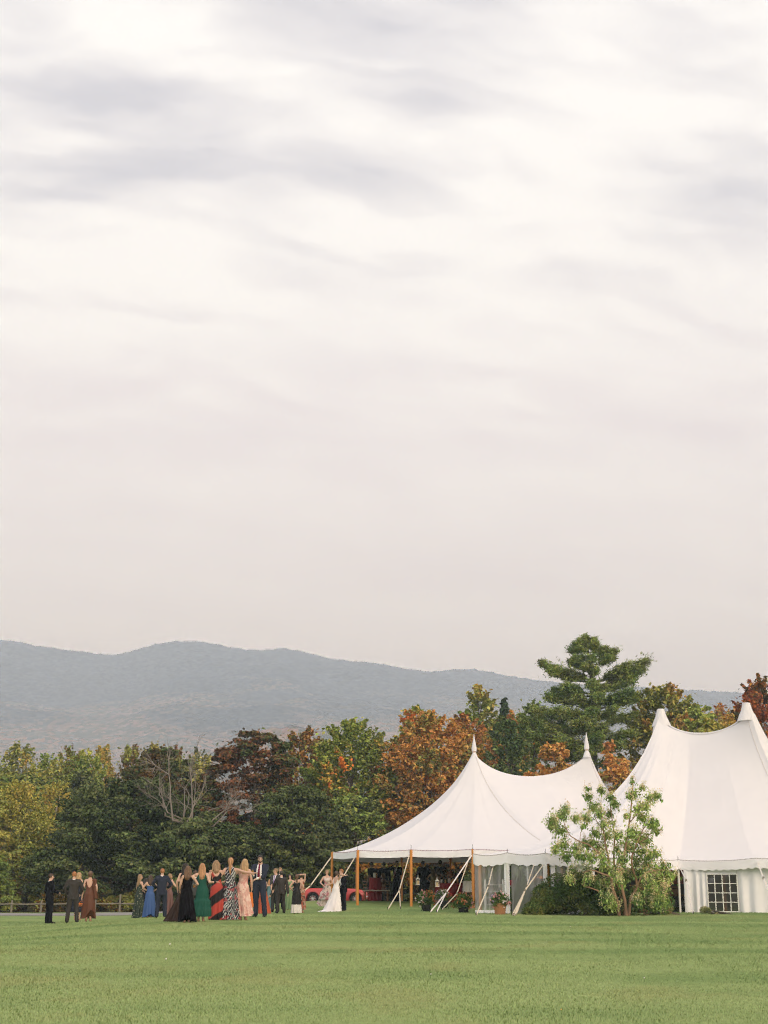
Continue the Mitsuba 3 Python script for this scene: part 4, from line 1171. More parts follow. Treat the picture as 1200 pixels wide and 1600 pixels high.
    def foot(self, s, g=0.0, heel=False):
        a = self.ankle[s]
        out = s * 0.12
        t = np.array([out, 1.0, 0]) / math.hypot(out, 1)
        if self.seated or not heel:
            return [hull((a + [0, -0.03, -0.045], 0.034 + g), (a + t * 0.08 + [0, 0, -0.05], np.array([0.036, 0.036, 0.030]) + g), (a + t * 0.155 + [0, 0, -0.06], np.array([0.034, 0.034, 0.020]) + g)),
                    hull((a, 0.034 + g), (a + [0, -0.01, -0.045], 0.036 + g))]
        return [hull((a + [0, -0.02, -0.03], 0.026 + g), (a + t * 0.06 + [0, 0, -0.055], 0.026 + g)), hull((a + t * 0.06 + [0, 0, -0.055], 0.026 + g), (a + t * 0.13 + [0, 0, -0.068], np.array([0.032, 0.03, 0.014]) + g)), hull((a, 0.034 + g), (a + [0, -0.01, -0.03], 0.03 + g)),
                hull((a + [0, -0.035, -0.03], 0.012 + g), (a + [0, -0.037, -0.076], 0.008 + g), fine=False)]

    def body(self, legs=True):
        ms = self.torso() + self.neck() + self.head_parts() + self.arm(-1) + self.arm(1)
        if legs:
            ms += self.legs() + self.foot(-1, heel=self.f) + self.foot(1, heel=self.f)
        core = soft(union(ms), 0.05, 5)
        core = Man(m3.Mesh(np.array(core.vertices, np.float32), np.array(core.faces, np.uint32)))
        hands = union(self.hand(-1) + self.hand(1))
        try:
            out = core + hands
            if out.is_empty() or out.num_tri() < 200:
                raise ValueError
        except Exception:
            return cat_mesh([as_arrays(union(ms)), as_arrays(hands)])
        return as_arrays(out)

    # ---- clothing
    def jacket(self, open_front=0.0, length=0.80):
        d = self.drop
        g = 0.026
        ms = self.torso(g) + self.arm(-1, 0.024, 1.92) + self.arm(1, 0.024, 1.92)
        if not self.seated:
            e = self.ease
            ms.append(hull((np.array([0, 0, 1.10]) + e * 0.6, np.array([0.165, 0.125, 0.03])), (np.array([0, -0.005, length]) + e, np.array([0.205, 0.15, 0.02]))))
        ms.append(hull((self.lean + [0, -0.02, 1.47 - d], np.array([0.072, 0.062, 0.02])), (self.lean + [0, -0.01, 1.42 - d], np.array([0.12, 0.085, 0.03]))))
        m = union(ms)
        m = Man(m3.Mesh(*(lambda t: (np.array(t.vertices, np.float32), np.array(t.faces, np.uint32)))(soft(m, 0.045, 5))))
        if open_front:
            z0, z1 = length - 0.05, 1.50 - d
            w0, w1 = open_front
            c = self.lean
            cut = Man.hull_points(np.array([[-w0, 0.05, z0], [w0, 0.05, z0], [-w0, 0.5, z0], [w0, 0.5, z0]] + [[c[0] - w1, c[1] + 0.0, z1], [c[0] + w1, c[1] + 0.0, z1], [c[0] - w1, 0.5, z1], [c[0] + w1, 0.5, z1]]))
            m = m - cut
        return as_arrays(m)

    def shirt(self):
        d = self.drop
        ms = self.torso(0.013) + [hull((self.lean + [0, -0.012, 1.495 - d], np.array([0.066, 0.06, 0.022])), (self.lean + [0, -0.01, 1.44 - d], np.array([0.085, 0.075, 0.03])))]
        for s in (-1, 1):
            w, e = self.wrist[s], self.elbow[s]
            u = unit(w - e)
            ms.append(hull((w - u * 0.045, 0.040), (w - u * 0.005, 0.038)))
        t = soft(union(ms), 0.05, 3)
        m = Man(m3.Mesh(np.array(t.vertices, np.float32), np.array(t.faces, np.uint32)))
        return as_arrays(m.trim_by_plane((0, 0, 1.0), 1.0 - d))

    def tie(self):
        d, c = self.drop, self.lean
        return as_arrays(union([hull((c + [0, 0.075, 1.475 - d], np.array([0.022, 0.016, 0.018])), (c + [0, 0.098, 1.43 - d], np.array([0.018, 0.014, 0.012]))),
                                hull((c + [0, 0.098, 1.43 - d], np.array([0.022, 0.012, 0.010])), (c * 0.8 + [0, 0.152, 1.25 - d], np.array([0.034, 0.010, 0.02]))),
                                hull((c * 0.8 + [0, 0.152, 1.25 - d], np.array([0.034, 0.010, 0.02])), (c * 0.4 + [0, 0.142, 1.06 - d], np.array([0.040, 0.010, 0.03])))]))

    def trousers(self):
        d, e = self.drop, self.ease
        ms = self.legs(0.022, 0.050)
        ms.append(hull((np.array([0, -0.01, 0.93 - d]) + e, np.array([0.178, 0.130, 0.09])), (np.array([0, 0, 1.05 - d]) + e, np.array([0.158, 0.115, 0.03]))))
        for s in (-1, 1):
            ms.append(hull((self.hip[s], np.array([0.105, 0.12, 0.08])), (self.hip[s] * 0.65 + self.knee[s] * 0.35, 0.098)))
        return as_arrays(soft(union(ms), 0.05, 6))

    def shoes(self, s, heel=False):
        return as_arrays(soft(union(self.foot(s, 0.009, heel)), 0.03, 3))

    def dress(self, hem, r_hem=(0.30, 0.26), shift=(0, 0), top=1.36, back=0.0, strap_=True, folds=9, depth=0.05, tiers=(), seed=1, slit=None, sleeves=(), waist=1.06, tail=0.0, hip=1.0):
        """Bodice cut from the torso, and a skirt of folded rings down to the hem."""
        d, l, e = self.drop, self.lean, self.ease
        up = self.torso(0.014)
        for s in sleeves:
            up += self.arm(s, 0.024, 1.9)
        bod = union(up)
        bod = Man(m3.Mesh(*(lambda t: (np.array(t.vertices, np.float32), np.array(t.faces, np.uint32)))(soft(bod, 0.05, 3))))
        bod = bod.trim_by_plane((0, 0, 1.0), waist - 0.06 - d)
        if not sleeves:
            z_side = 1.33 - d
            for s in (-1, 1):                                      # bare shoulders and arms
                bod = bod - Man.sphere(0.115, 24).translate((self.sh[s] + [s * 0.045, 0, 0.01]).tolist())
            neck = Man.sphere(1.0, 24).scale((0.105, 0.16, 1.46 - top)).translate((l + [0, 0.10, 1.47 - d]).tolist())
            bod = bod - neck
            if back > 0:
                bod = bod - Man.sphere(1.0, 24).scale((0.12, 0.16, back)).translate((l + [0, -0.12, 1.46 - d]).tolist())
            if not strap_:
                bod = bod.trim_by_plane((0, 0, -1.0), -(top - d))
        # skirt
        n, rng = 72, np.random.default_rng(seed)
        ang = np.arange(n) * 2 * np.pi / n
        zs = np.concatenate([np.linspace(waist + 0.02, 0.86, 6), np.linspace(0.82, hem, 15)])
        rows = []
        ph = rng.uniform(0, 6.28, 4)
        for z in zs:
            k = (waist + 0.02 - z) / (waist + 0.02 - hem)
            kk = np.clip((0.88 - z) / max(0.88 - hem, 0.05), 0, 1)
            rx = np.interp(z, [0.86, 0.93, 1.0, waist], [0.192 * hip, 0.192 * hip, 0.168, 0.136 if self.f else 0.15])
            ry = np.interp(z, [0.86, 0.93, 1.0, waist], [0.146 * hip, 0.146 * hip, 0.128, 0.104])
            rx, ry = rx + (r_hem[0] - 0.192 * hip) * kk ** 1.1, ry + (r_hem[1] - 0.146 * hip) * kk ** 1.1
            fold = 1.5 * depth * kk ** 0.7 * (0.6 * np.sin(folds * ang + ph[0] + 0.8 * np.sin(2 * ang + ph[1])) + 0.4 * np.sin((folds * 1.7) // 1 * ang + ph[2]))
            step = sum(0.055 * ((z < t) * 1.0) * (1 if z > t - 0.25 else 0.5) for t in tiers)
            rr = 1 + fold / max(rx, 0.1) + step / max(rx, 0.1)
            off = np.array(shift) * kk ** 1.4
            x = off[0] + e[0] * (1 - kk) + rx * rr * np.cos(ang)
            y = off[1] + e[1] * (1 - kk) + ry * rr * np.sin(ang)
            zz = np.full(n, z) - 0.0
            if tail and z == zs[-1]:
                pass
            if slit is not None:
                zz = zz + kk * slit[1] * np.exp(-((np.angle(np.exp(1j * (ang - slit[0])))) / 0.55) ** 2)
            rows.append(np.stack([x, y, zz - d * (z > 0.86)], 1))
        if self.seated:
            sk = cat_mesh([as_arrays(soft(union([hull((np.array([0, 0, 1.0 - d]), np.array([0.16, 0.12, 0.06])), (np.array([0, 0.02, 0.94 - d]), np.array([0.21, 0.17, 0.08]))),
                                                 hull((np.array([0, 0.02, 0.93 - d]), np.array([0.20, 0.15, 0.09])), (np.array([0, 0.46, 0.50]), np.array([0.20, 0.07, 0.09]))),
                                                 hull((np.array([0, 0.46, 0.50]), np.array([0.20, 0.07, 0.09])), (np.array([0, 0.46, 0.16]), np.array([0.22, 0.12, 0.03])))]), 0.06, 3))])
        else:
            v = np.array(rows).reshape(-1, 3)
            nf = grid_faces(len(zs), n, wrap=True)
            c0 = len(v)
            v = np.vstack([v, rows[-1].mean(0, keepdims=True) + [0, 0, 0.05]])
            k = np.arange(n)
            b = (len(zs) - 1) * n
            cap = np.stack([np.full(n, c0), b + k, b + (k + 1) % n], 1)
            sk = (v, np.vstack([nf[:, [0, 2, 1]], cap]))
        return cat_mesh([as_arrays(bod), sk])

    def hair(self, kind, length=0.3, seed=1, width=1.0):
        c, a = self.hc, self.head_turn
        rng = np.random.default_rng(seed)

        def at(x, y, z):
            return c + rot2((x, y, z), a)
        k = 0.96 if self.f else 1.0
        g = 0.016 if kind == 'short' else 0.022
        cap = union([hull((at(0, -0.016, 0.034), np.array([0.074, 0.076, 0.088]) * k + g * 0.7), (at(0, 0.018, 0.028), np.array([0.066, 0.064, 0.078]) * k + g * 0.7)),
                     hull((at(0, -0.03, -0.02), np.array([0.066, 0.055, 0.06]) * k + g * 0.6), (at(0, -0.02, 0.03), np.array([0.07, 0.07, 0.08]) * k + g * 0.5))])
        # leave the face and the ears bare
        ca, sa = math.cos(a), math.sin(a)
        face = Man.hull_points(np.array([at(x, y, z) for x in (-0.12, 0.12) for y, z in ((0.028, -0.2), (0.028, 0.02), (0.055, 0.062), (0.2, 0.05), (0.2, -0.2))]))
        cap = cap - face
        parts = [cap]
        if kind == 'short':
            parts[0] = cap - Man.hull_points(np.array([at(x, y, z) for x in (-0.12, 0.12) for y, z in ((-0.2, -0.2), (0.2, -0.2), (0.2, -0.02), (-0.02, -0.02), (-0.2, -0.055))]))
            parts.append(hull((at(-0.03, 0.05, 0.088), 0.022), (at(0.035, 0.048, 0.09), 0.021), (at(0.0, 0.0, 0.108), 0.026)))
        elif kind == 'long':
            # locks fall over the back of the neck and the shoulders
            n = 11
            for i in range(n):
                t = (i / (n - 1) - 0.5) * 2
                x = t * 0.088 * width
                y = -0.075 + 0.055 * t * t
                L = length * (1 - 0.16 * t * t) * rng.uniform(0.92, 1.06)
                pts = [at(x * 0.55, y * 0.75, 0.055), at(x, y, -0.03), at(x * 1.12 + rng.normal(0, .006), y - 0.018, -0.06 - L * 0.42), at(x * 1.12 + rng.normal(0, .012), y - 0.035 + rng.normal(0, .006), -0.06 - L * 0.75), at(x * 0.95 + rng.normal(0, .014), y - 0.03, -0.06 - L)]
                parts += chain(pts, [0.034, 0.033, 0.030, 0.026, 0.012], fine=False)
            parts.append(hull((at(0, -0.07, 0.03), np.array([0.07, 0.03, 0.05])), (at(0, -0.075, -0.06 - length * 0.75), np.array([0.078 * width, 0.026, 0.05]))))
        elif kind == 'tail':
            pts = [at(0, -0.085, 0.055), at(0, -0.13, 0.045), at(0.004, -0.142, -0.03), at(-0.004, -0.128, -0.05 - length * 0.55), at(0.008, -0.115, -0.05 - length)]
            parts += chain(pts, [0.030, 0.034, 0.040, 0.036, 0.012])
        elif kind == 'bun':
            parts.append(hull((at(0, -0.095, 0.02), np.array([0.048, 0.042, 0.046])), (at(0.0, -0.085, 0.045), 0.04)))
            parts.append(hull((at(0, -0.07, -0.03), 0.04), (at(0, -0.06, -0.075), 0.03)))
        elif kind == 'bob':
            for i in range(9):
                t = (i / 8 - 0.5) * 2
                parts += chain([at(t * 0.06, -0.07 + 0.06 * t * t, 0.05), at(t * 0.092, -0.072 + 0.075 * t * t, -0.03), at(t * 0.09, -0.07 + 0.08 * t * t, -0.05 - length)], [0.034, 0.034, 0.016], fine=False)
        m = union(parts).refine_to_length(0.03)
        v, f = as_arrays(m)
        r = v - c
        th = np.arctan2(r[:, 0], -r[:, 1])
        nn = meshkit.noise(np.stack([th * 7.0, r[:, 2] * 9.0, r[:, 1] * 9], 1), seed) - 0.5
        out = r * [1, 1, 0.2]
        out /= np.linalg.norm(out, axis=1, keepdims=True) + 1e-6
        return v + out * (0.022 * nn)[:, None], f

    def face_bits(self):
        c, a = self.hc, self.head_turn

        def at(x, y, z):
            return c + rot2((x, y, z), a)
        eyes = [as_arrays(hull((at(s * 0.031, 0.082, 0.004), np.array([0.012, 0.008, 0.007])), fine=True)) for s in (-1, 1)]
        brows = cat_mesh([as_arrays(hull((at(s * 0.018, 0.089, 0.026), 0.005), (at(s * 0.046, 0.080, 0.028), 0.005), fine=False)) for s in (-1, 1)])
        mouth = as_arrays(hull((at(-0.019, 0.079, -0.056), 0.005), (at(0, 0.088, -0.058), np.array([0.012, 0.007, 0.007])), (at(0.019, 0.079, -0.056), 0.005), fine=False))
        return eyes, brows, mouth


ARM_DOWN = {s: ((s * 0.25, 0.04, 0.90), (s * 0.4, -1, 0)) for s in (-1, 1)}
SKIN = mat('skin', flat(0.56, 0.35, 0.26, 0.55))
mat('skin_tan', flat(0.46, 0.26, 0.175, 0.55))
mat('eye_dark', flat(0.03, 0.025, 0.02, 0.3))
mat('lip', flat(0.42, 0.15, 0.13, 0.5))
HAIRS = dict(dark=(0.022, 0.014, 0.010), brown=(0.060, 0.033, 0.020), chestnut=(0.125, 0.065, 0.033), auburn=(0.16, 0.062, 0.028), ginger=(0.33, 0.13, 0.045), blond=(0.42, 0.27, 0.135), strawberry=(0.40, 0.205, 0.095), sandy=(0.27, 0.165, 0.085))


def hair_bsdf(c):
    def fn(p, n, uv):
        a = fbm(p.x * 55.0, p.y * 55.0, p.z * 3.0, 2)
        return mi.Color3f(*c) * (0.55 + 0.95 * a)
    return {'type': 'principled', 'base_color': proc(fn), 'roughness': 0.45, 'specular': 0.4}


for k, c in HAIRS.items():
    mat('hair_' + k, hair_bsdf(c))


def cloth(name, r, g, b, rough=0.8, sheen=0.3):
    return mat(name, {'type': 'twosided', 'bsdf': {'type': 'principled', 'base_color': {'type': 'rgb', 'value': [r, g, b]}, 'roughness': rough, 'specular': 0.2}})


cloth('navy_wool', 0.022, 0.027, 0.048)
mat('black_wool', matte(0.012, 0.012, 0.016))
cloth('charcoal_wool', 0.040, 0.034, 0.031)
cloth('slate_wool', 0.045, 0.046, 0.046)
cloth('white_cotton', 0.78, 0.76, 0.76)
cloth('burgundy_silk', 0.17, 0.012, 0.035, 0.45)
cloth('lilac_silk', 0.30, 0.22, 0.42, 0.5)
cloth('brown_satin', 0.115, 0.042, 0.022, 0.45)
cloth('dark_brown_satin', 0.034, 0.016, 0.010, 0.7)
mat('black_crepe', matte(0.009, 0.008, 0.010))
cloth('green_crepe', 0.010, 0.075, 0.052, 0.7)
cloth('blue_satin', 0.045, 0.10, 0.27, 0.5)
cloth('mauve_satin', 0.16, 0.082, 0.075, 0.45)
cloth('orange_red_satin', 0.42, 0.085, 0.035, 0.5)
cloth('teal_satin', 0.10, 0.19, 0.21, 0.5)
cloth('sage_satin', 0.16, 0.245, 0.115, 0.4)
cloth('white_satin', 0.80, 0.755, 0.76, 0.5)
cloth('midnight_crepe', 0.014, 0.016, 0.030, 0.6)
cloth('shoe_leather', 0.012, 0.010, 0.010, 0.4, 0.0)
cloth('nude_leather', 0.42, 0.23, 0.16, 0.5, 0.0)


def print_mat(name, fn, rough=0.6):
    mat(name, {'type': 'twosided', 'bsdf': {'type': 'principled', 'base_color': proc(fn), 'roughness': rough, 'specular': 0.25}})


def swirl_print(p, n, uv):
    x, z = p.x + 0.3 * p.y, p.z
    w = fbm(x * 8.0, z * 8.0, 3.0, 2)
    s = dr.sin((z * 52.0 + 20.0 * w + 4.5 * dr.sin(x * 27.0 + 8.0 * w)))
    c = mix([0.012, 0.014, 0.022], [0.50, 0.51, 0.50], smoothstep(0.25, 0.6, s + 0.8 * (noise(x * 11.0, z * 7.0, 3.0) - 0.6)))
    return mix(c, [0.30, 0.02, 0.03], smoothstep(0.74, 0.80, noise(x * 14.0, z * 16.0, 9.0)) * 0.8)


def red_black_print(p, n, uv):
    x, z = p.x, p.z
    w = 0.5 * fbm(x * 3.0, z * 3.0, 2.0, 2)
    s = dr.sin((x * -0.75 + z + 0.12 * w) * 11.0 + 2.6 * w + 1.1)
    return mix([0.010, 0.008, 0.009], [0.40, 0.048, 0.034], smoothstep(-0.25, 0.2, s + 0.5 * (noise(x * 9.0, z * 5.0, 1.0) - 0.5)))


def pink_print(p, n, uv):
    a = fbm(p.x * 17.0 + p.y * 8.0, p.z * 12.0, 1.0, 3)
    c = mix([0.60, 0.345, 0.29], [0.70, 0.50, 0.425], smoothstep(0.40, 0.62, a))
    return mix(c, [0.56, 0.20, 0.19], smoothstep(0.56, 0.72, fbm(p.x * 22.0, p.z * 17.0 + 5.0, 4.0, 3)) * 0.8)


def dark_floral(p, n, uv):
    d1, d2, r = voronoi((p.x + 0.5 * p.y) * 13.0, p.z * 13.0)
    c = mix([0.010, 0.013, 0.011], [0.035, 0.060, 0.040], fbm(p.x * 20.0, p.z * 20.0, 1.0, 2))
    return mix([0.52, 0.44, 0.32], c, smoothstep(0.16, 0.30, d1 + 0.25 * r))


def pale_floral(p, n, uv):
    a = fbm(p.x * 7.0 + p.y * 5.0, p.z * 6.0, 2.0, 3)
    c = mix([0.54, 0.50, 0.45], [0.62, 0.47, 0.42], a)
    c = mix(c, [0.42, 0.12, 0.15], smoothstep(0.58, 0.70, fbm(p.x * 11.0, p.z * 11.0 + 9.0, 5.0, 2)) * 0.85)
    return mix(c, [0.16, 0.17, 0.13], smoothstep(0.60, 0.72, fbm(p.x * 14.0 + 3.0, p.z * 12.0, 8.0, 2)) * 0.7)


def warm_floral(p, n, uv):
    a = fbm(p.x * 12.0 + p.y * 6.0, p.z * 12.0, 4.0, 3)
    c = mix([0.10, 0.055, 0.04], [0.42, 0.26, 0.19], smoothstep(0.40, 0.58, a))
    return mix(c, [0.36, 0.10, 0.06], smoothstep(0.6, 0.7, fbm(p.x * 9.0, p.z * 9.0, 7.0, 2)))


def bright_blocks(p, n, uv):
    r = cell_rand(p.x * 9.0, p.y * 9.0, p.z * 9.0)
    c = mix([0.62, 0.50, 0.42], [0.10, 0.22, 0.45], smoothstep(0.45, 0.55, r))
    return mix(c, [0.50, 0.10, 0.08], smoothstep(0.78, 0.82, r))


def hemmed_black(p, n, uv):
    return mix([0.64, 0.60, 0.57], [0.010, 0.009, 0.010], smoothstep(0.335, 0.345, p.z + 0.03))


print_mat('swirl_print', swirl_print)
print_mat('red_black_print', red_black_print)
print_mat('pink_print', pink_print)
print_mat('dark_floral', dark_floral)
print_mat('pale_floral', pale_floral)
print_mat('warm_floral', warm_floral)
print_mat('bright_blocks', bright_blocks)
print_mat('hemmed_black', hemmed_black)


class Person:
    """Places a figure at a foot pixel; sizes it so that its head ends at 'top' (pixels)."""

    def __init__(self, label, px, top, feet_y, yaw, female, group=None, depth=None, seated=False):
        self.key = numbered('person')
        if depth is None:
            p = ground_at(px, feet_y)
        else:
            q = P(px, 1383, depth)
            p = np.array([q[0], depth, float(G(q[0], depth))])
        self.p, self.yaw, self.female = p, math.radians(yaw), female
        H = P(px, top, p[1])[2] - p[2]
        self.s = H / (1.745 - (0.44 if seated else 0))
        self.seated = seated
        lab(self.key, label, 'person', group)

    def local(self, w):
        """A world point in the figure's own frame."""
        d = (np.asarray(w, float) - self.p) / self.s
        return rot2(d, -self.yaw)

    def world(self, l):
        return self.p + rot2(np.asarray(l, float) * self.s, self.yaw)

    def at(self, px, py, dy=0.0):
        """Local position of the point seen at a pixel, dy metres behind (+) the figure's axis."""
        return self.local(P(px, py, self.p[1] + dy))

    def put(self, part, mesh, bsdf, smooth=40):
        v, f = as_arrays(mesh)
        R = np.array([[math.cos(self.yaw), -math.sin(self.yaw), 0], [math.sin(self.yaw), math.cos(self.yaw), 0], [0, 0, 1]])
        v = (v * self.s) @ R.T + self.p
        # prints are looked up in world space
        key = self.key if part is None else numbered(f'{self.key}__{part}')
        scene[key] = mikit.ply((v, f), bsdf, smooth=smooth)
        return key

    def man(self, arms=None, suit='navy_wool', hair='brown', trousers=None, tie=None, open_front=(0.02, 0.05), face=False, feet=None, lean=(0, 0), head=(0, 0), turn=0.0, skin='skin', grip=None, beard=None, ease=(0, 0), seated=False, length=0.80):
        a = dict(ARM_DOWN)
        a.update(arms or {})
        F_ = Figure(False, a, feet or {-1: (-0.13, 0.0), 1: (0.13, 0.02)}, lean, head, head_turn=turn, grip=grip, ease=ease, seated=seated or self.seated)
        self.fig = F_
        self.put(None, F_.body(), skin, True)
        self.put('hair', F_.hair('short', seed=len(scene)), 'hair_' + hair, True)
        self.put('shirt', F_.shirt(), 'white_cotton', True)
        self.put('jacket', F_.jacket(open_front, length), suit, 50)
        self.put('trousers', F_.trousers(), trousers or suit, True)
        for s in (-1, 1):
            self.put('shoe', F_.shoes(s), 'shoe_leather', True)
        if tie:
            self.put('tie', F_.tie(), tie, True)
        if face:
            self.face(F_, hair, beard)
        return self

    def face(self, F_, hair, beard=None):
        eyes, brows, mouth = F_.face_bits()
        for e in eyes:
            self.put('eye', e, 'eye_dark', True)
        self.put('eyebrows', brows, 'hair_' + hair, True)
        self.put('mouth', mouth, 'lip', True)
        if beard:
            c, a = F_.hc, F_.head_turn
            m = hull((c + rot2((0, 0.034, -0.05), a), np.array([0.060, 0.050, 0.03])), (c + rot2((0, 0.055, -0.088), a), np.array([0.030, 0.028, 0.022])))
            m = m - hull((c + rot2((0, 0.10, -0.035), a), np.array([0.026, 0.05, 0.03])))
            self.put('beard', m, 'hair_' + beard, True)

    def woman(self, arms=None, dress='black_crepe', hair='brown', style='long', hair_len=0.30, face=False, feet=None, lean=(0, 0), head=(0, 0), turn=0.0, skin='skin', hem=0.06, grip=None, ease=(0, 0), hair_w=1.0, shoes='nude_leather', **dk):
        a = dict(ARM_DOWN)
        a.update(arms or {})
        F_ = Figure(True, a, feet or {-1: (-0.07, 0.0), 1: (0.07, 0.02)}, lean, head, head_turn=turn, grip=grip, ease=ease, seated=self.seated)
        self.fig = F_
        self.put(None, F_.body(), skin, True)
        self.put('hair', F_.hair(style, hair_len, seed=len(scene), width=hair_w), 'hair_' + hair, True)
        self.put('dress', F_.dress(hem, seed=len(scene) % 97, **dk), dress, 55)
        if hem > 0.03 or dk.get('slit'):
            for s in (-1, 1):
                self.put('shoe', F_.shoes(s, True), shoes, True)
        if face:
            self.face(F_, hair)
        return self


def down(s, bend=0.0):
    return {s: ((s * 0.23, 0.06 + bend, 0.92), (s * 0.4, -1, 0))}


BACK, FRONT = 0, 180
# -- the pair of couples at the far left
a = Person('young man in dark navy suit and lilac tie holding a pink drink, leftmost guest', 75, 1365, 1443, -55, False)
a.man(arms={1: ((0.10, 0.28, 1.07), (0.5, -0.9, -0.3)), -1: ((-0.22, 0.06, 0.92), (-0.4, -1, 0))}, grip={1: 1.1}, suit='black_wool', hair='brown', tie='lilac_silk', open_front=(0.03, 0.07), face=True, turn=-0.5)
drinker = a
b = Person('man with ginger hair in charcoal brown suit seen from behind, second from the left', 112, 1362, 1442, 8, False)
b.man(arms={1: ((0.24, 0.16, 0.98), (0.8, -0.6, 0)), -1: ((-0.22, 0.14, 0.98), (-0.8, -0.6, 0))}, suit='charcoal_wool', hair='ginger', feet={-1: (-0.17, 0), 1: (0.17, 0.05)})
c = Person('blonde woman in midnight dress raising her phone beside the ginger man', 119.5, 1363, 1438, -25, True)
c.woman(arms={1: (c.at(126, 1376, -0.12), (0.5, 0.3, -1)), -1: (c.at(124, 1378, 0.12), (0.3, 0.4, -1))}, dress='midnight_crepe', hair='blond', hair_len=0.22, hem=0.30, r_hem=(0.24, 0.2), back=0.18, grip={1: 0.9, -1: 0.9})
phoner = c
d = Person('woman in long brown backless dress with a brown cape sleeve and a small handbag', 137.5, 1361, 1440, 5, True)
d.woman(arms={-1: (d.at(128, 1403, 0.0), (-0.6, -0.8, 0)), 1: ((0.24, 0.02, 0.94), (0.6, -0.8, 0))}, dress='brown_satin', hair='chestnut', style='bun', hem=0.10, r_hem=(0.25, 0.2), back=0.30, slit=(-1.1, 0.30), grip={-1: 1.0}, depth=0.03)
capem = hull((d.fig.sh[1] + [0.0, -0.03, 0.02], np.array([0.085, 0.075, 0.05])), (d.fig.sh[1] + [0.07, -0.02, -0.62], np.array([0.075, 0.085, 0.02])))
d.put('cape', soft(capem, 0.05, 2), 'brown_satin', True)
bagger = d

# -- the second group
p = Person('woman with long wavy hair in black floral gown, profile to the right', 216, 1366, 1435, -50, True)
p.woman(arms={1: ((0.15, 0.26, 1.10), (0.6, -0.7, -0.3)), -1: ((-0.15, 0.24, 1.08), (-0.6, -0.6, -0.3))}, dress='dark_floral', hair='sandy', hair_len=0.34, hem=0.02, r_hem=(0.27, 0.24), back=0.22, face=True, turn=-0.35, depth=0.03)
p = Person('woman in black dress with bright patchwork hem, hidden between floral gown and blue gown', 225.5, 1372, 1432, 10, True)
p.woman(dress='black_crepe', hair='dark', hair_len=0.2, hem=0.42, r_hem=(0.22, 0.18))
p.put('hem_band', lathe([(0.19, 0.10), (0.22, 0.42), (0.20, 0.44)], 20), 'bright_blocks', 40)
p = Person('woman in strapless cornflower blue gown with dark brown hair, seen from behind', 233, 1367, 1434, 6, True)
p.woman(arms={-1: ((-0.13, 0.20, 1.12), (-1, -0.4, -0.3)), 1: ((0.16, 0.16, 1.10), (0.8, -0.6, -0.2))}, dress='blue_satin', hair='brown', hair_len=0.26, hem=0.03, r_hem=(0.27, 0.22), top=1.30, strap_=False, slit=(-1.35, 0.12), depth=0.035)
p = Person('man with ginger hair in blue suit seen from behind beside the blue gown', 251, 1357, 1434, 4, False)
p.man(arms={1: ((0.20, 0.24, 1.06), (0.9, -0.5, 0)), -1: ((-0.20, 0.24, 1.06), (-0.9, -0.5, 0))}, suit='navy_wool', hair='ginger', feet={-1: (-0.15, 0), 1: (0.15, 0.03)})
p = Person('woman with short fair hair in mauve satin dress, profile to the right', 263, 1365, 1432, -55, True)
p.woman(arms={1: (p.at(270, 1377, -0.05), (0.4, -0.6, -0.6)), -1: (p.at(268, 1380, 0.12), (-0.3, -0.5, -0.7))}, dress='mauve_satin', hair='sandy', style='bob', hair_len=0.03, hem=0.06, r_hem=(0.22, 0.19), top=1.38, face=True, turn=-0.1, grip={1: 0.8, -1: 0.8})

# -- the row of women with their arms round each other, and the man at its end
R1 = Person('tall woman with long dark hair in brown trailing gown, left end of the row', 287, 1349, 1440, -14, True)
R2 = Person('woman with straight brown hair in black gown, second in the row of women', 291.5, 1353, 1442, 4, True)
R3 = Person('woman with strawberry blonde hair in tiered emerald dress', 313.5, 1349, 1440, 2, True)
R4 = Person('woman with wavy blonde hair in red and black diagonal print gown', 336, 1344, 1438, 6, True)
R5 = Person('woman with ponytail in black and white swirl print gown', 358, 1340, 1438, 0, True)
R6 = Person('woman with straight blonde hair in pink mottled dress, right end of the women', 379.5, 1342, 1438, -4, True)
R7 = Person('bearded man in navy suit, white shirt and burgundy tie holding a wine glass', 405, 1336, 1433, 168, False)


def reach(p, px, py, dy):
    return p.at(px, py, dy)


R1.woman(arms={1: (reach(R1, 290, 1383, -0.17), (0.3, -0.8, -0.9), (1, -0.1, 0)), -1: ((-0.24, 0.02, 0.93), (-0.4, -1, 0))}, dress='dark_brown_satin', hair='dark', hair_len=0.26, hem=0.01, r_hem=(0.42, 0.33), shift=(-0.18, -0.05), top=1.36, back=0.15, turn=-0.35, folds=11, depth=0.04, lean=(0, 0))
R2.woman(arms={-1: (reach(R2, 281, 1392, 0.16), (-0.4, -0.7, -0.6)), 1: (reach(R2, 305, 1383, 0.22), (0.6, 0.2, -1))}, ease=(-0.03, 0), head=(-0.015, 0), turn=0.12, dress='black_crepe', hair='chestnut', hair_len=0.25, hair_w=1.12, hem=0.03, r_hem=(0.27, 0.24), shift=(0.02, -0.03), slit=(-1.55, 0.20), back=0.12, folds=11, depth=0.03)
R3.woman(arms={-1: (reach(R3, 281, 1377, -0.14), (-0.2, -0.5, -1), (-1, 0, 0.35)), 1: (reach(R3, 338, 1378, -0.19), (0.2, -0.4, -1), (1, 0, 0.02))}, turn=-0.18, ease=(0.025, 0), dress='green_crepe', hair='strawberry', hair_len=0.34, hem=0.15, r_hem=(0.225, 0.20), tiers=(0.66, 0.40), back=0.16, folds=14, depth=0.022)
wb = hull((R3.fig.wrist[1] * 0.9 + R3.fig.elbow[1] * 0.1, 0.036), (R3.fig.wrist[1] * 0.82 + R3.fig.elbow[1] * 0.18, 0.037))
R3.put('wristwatch', wb, 'black_iron', True)
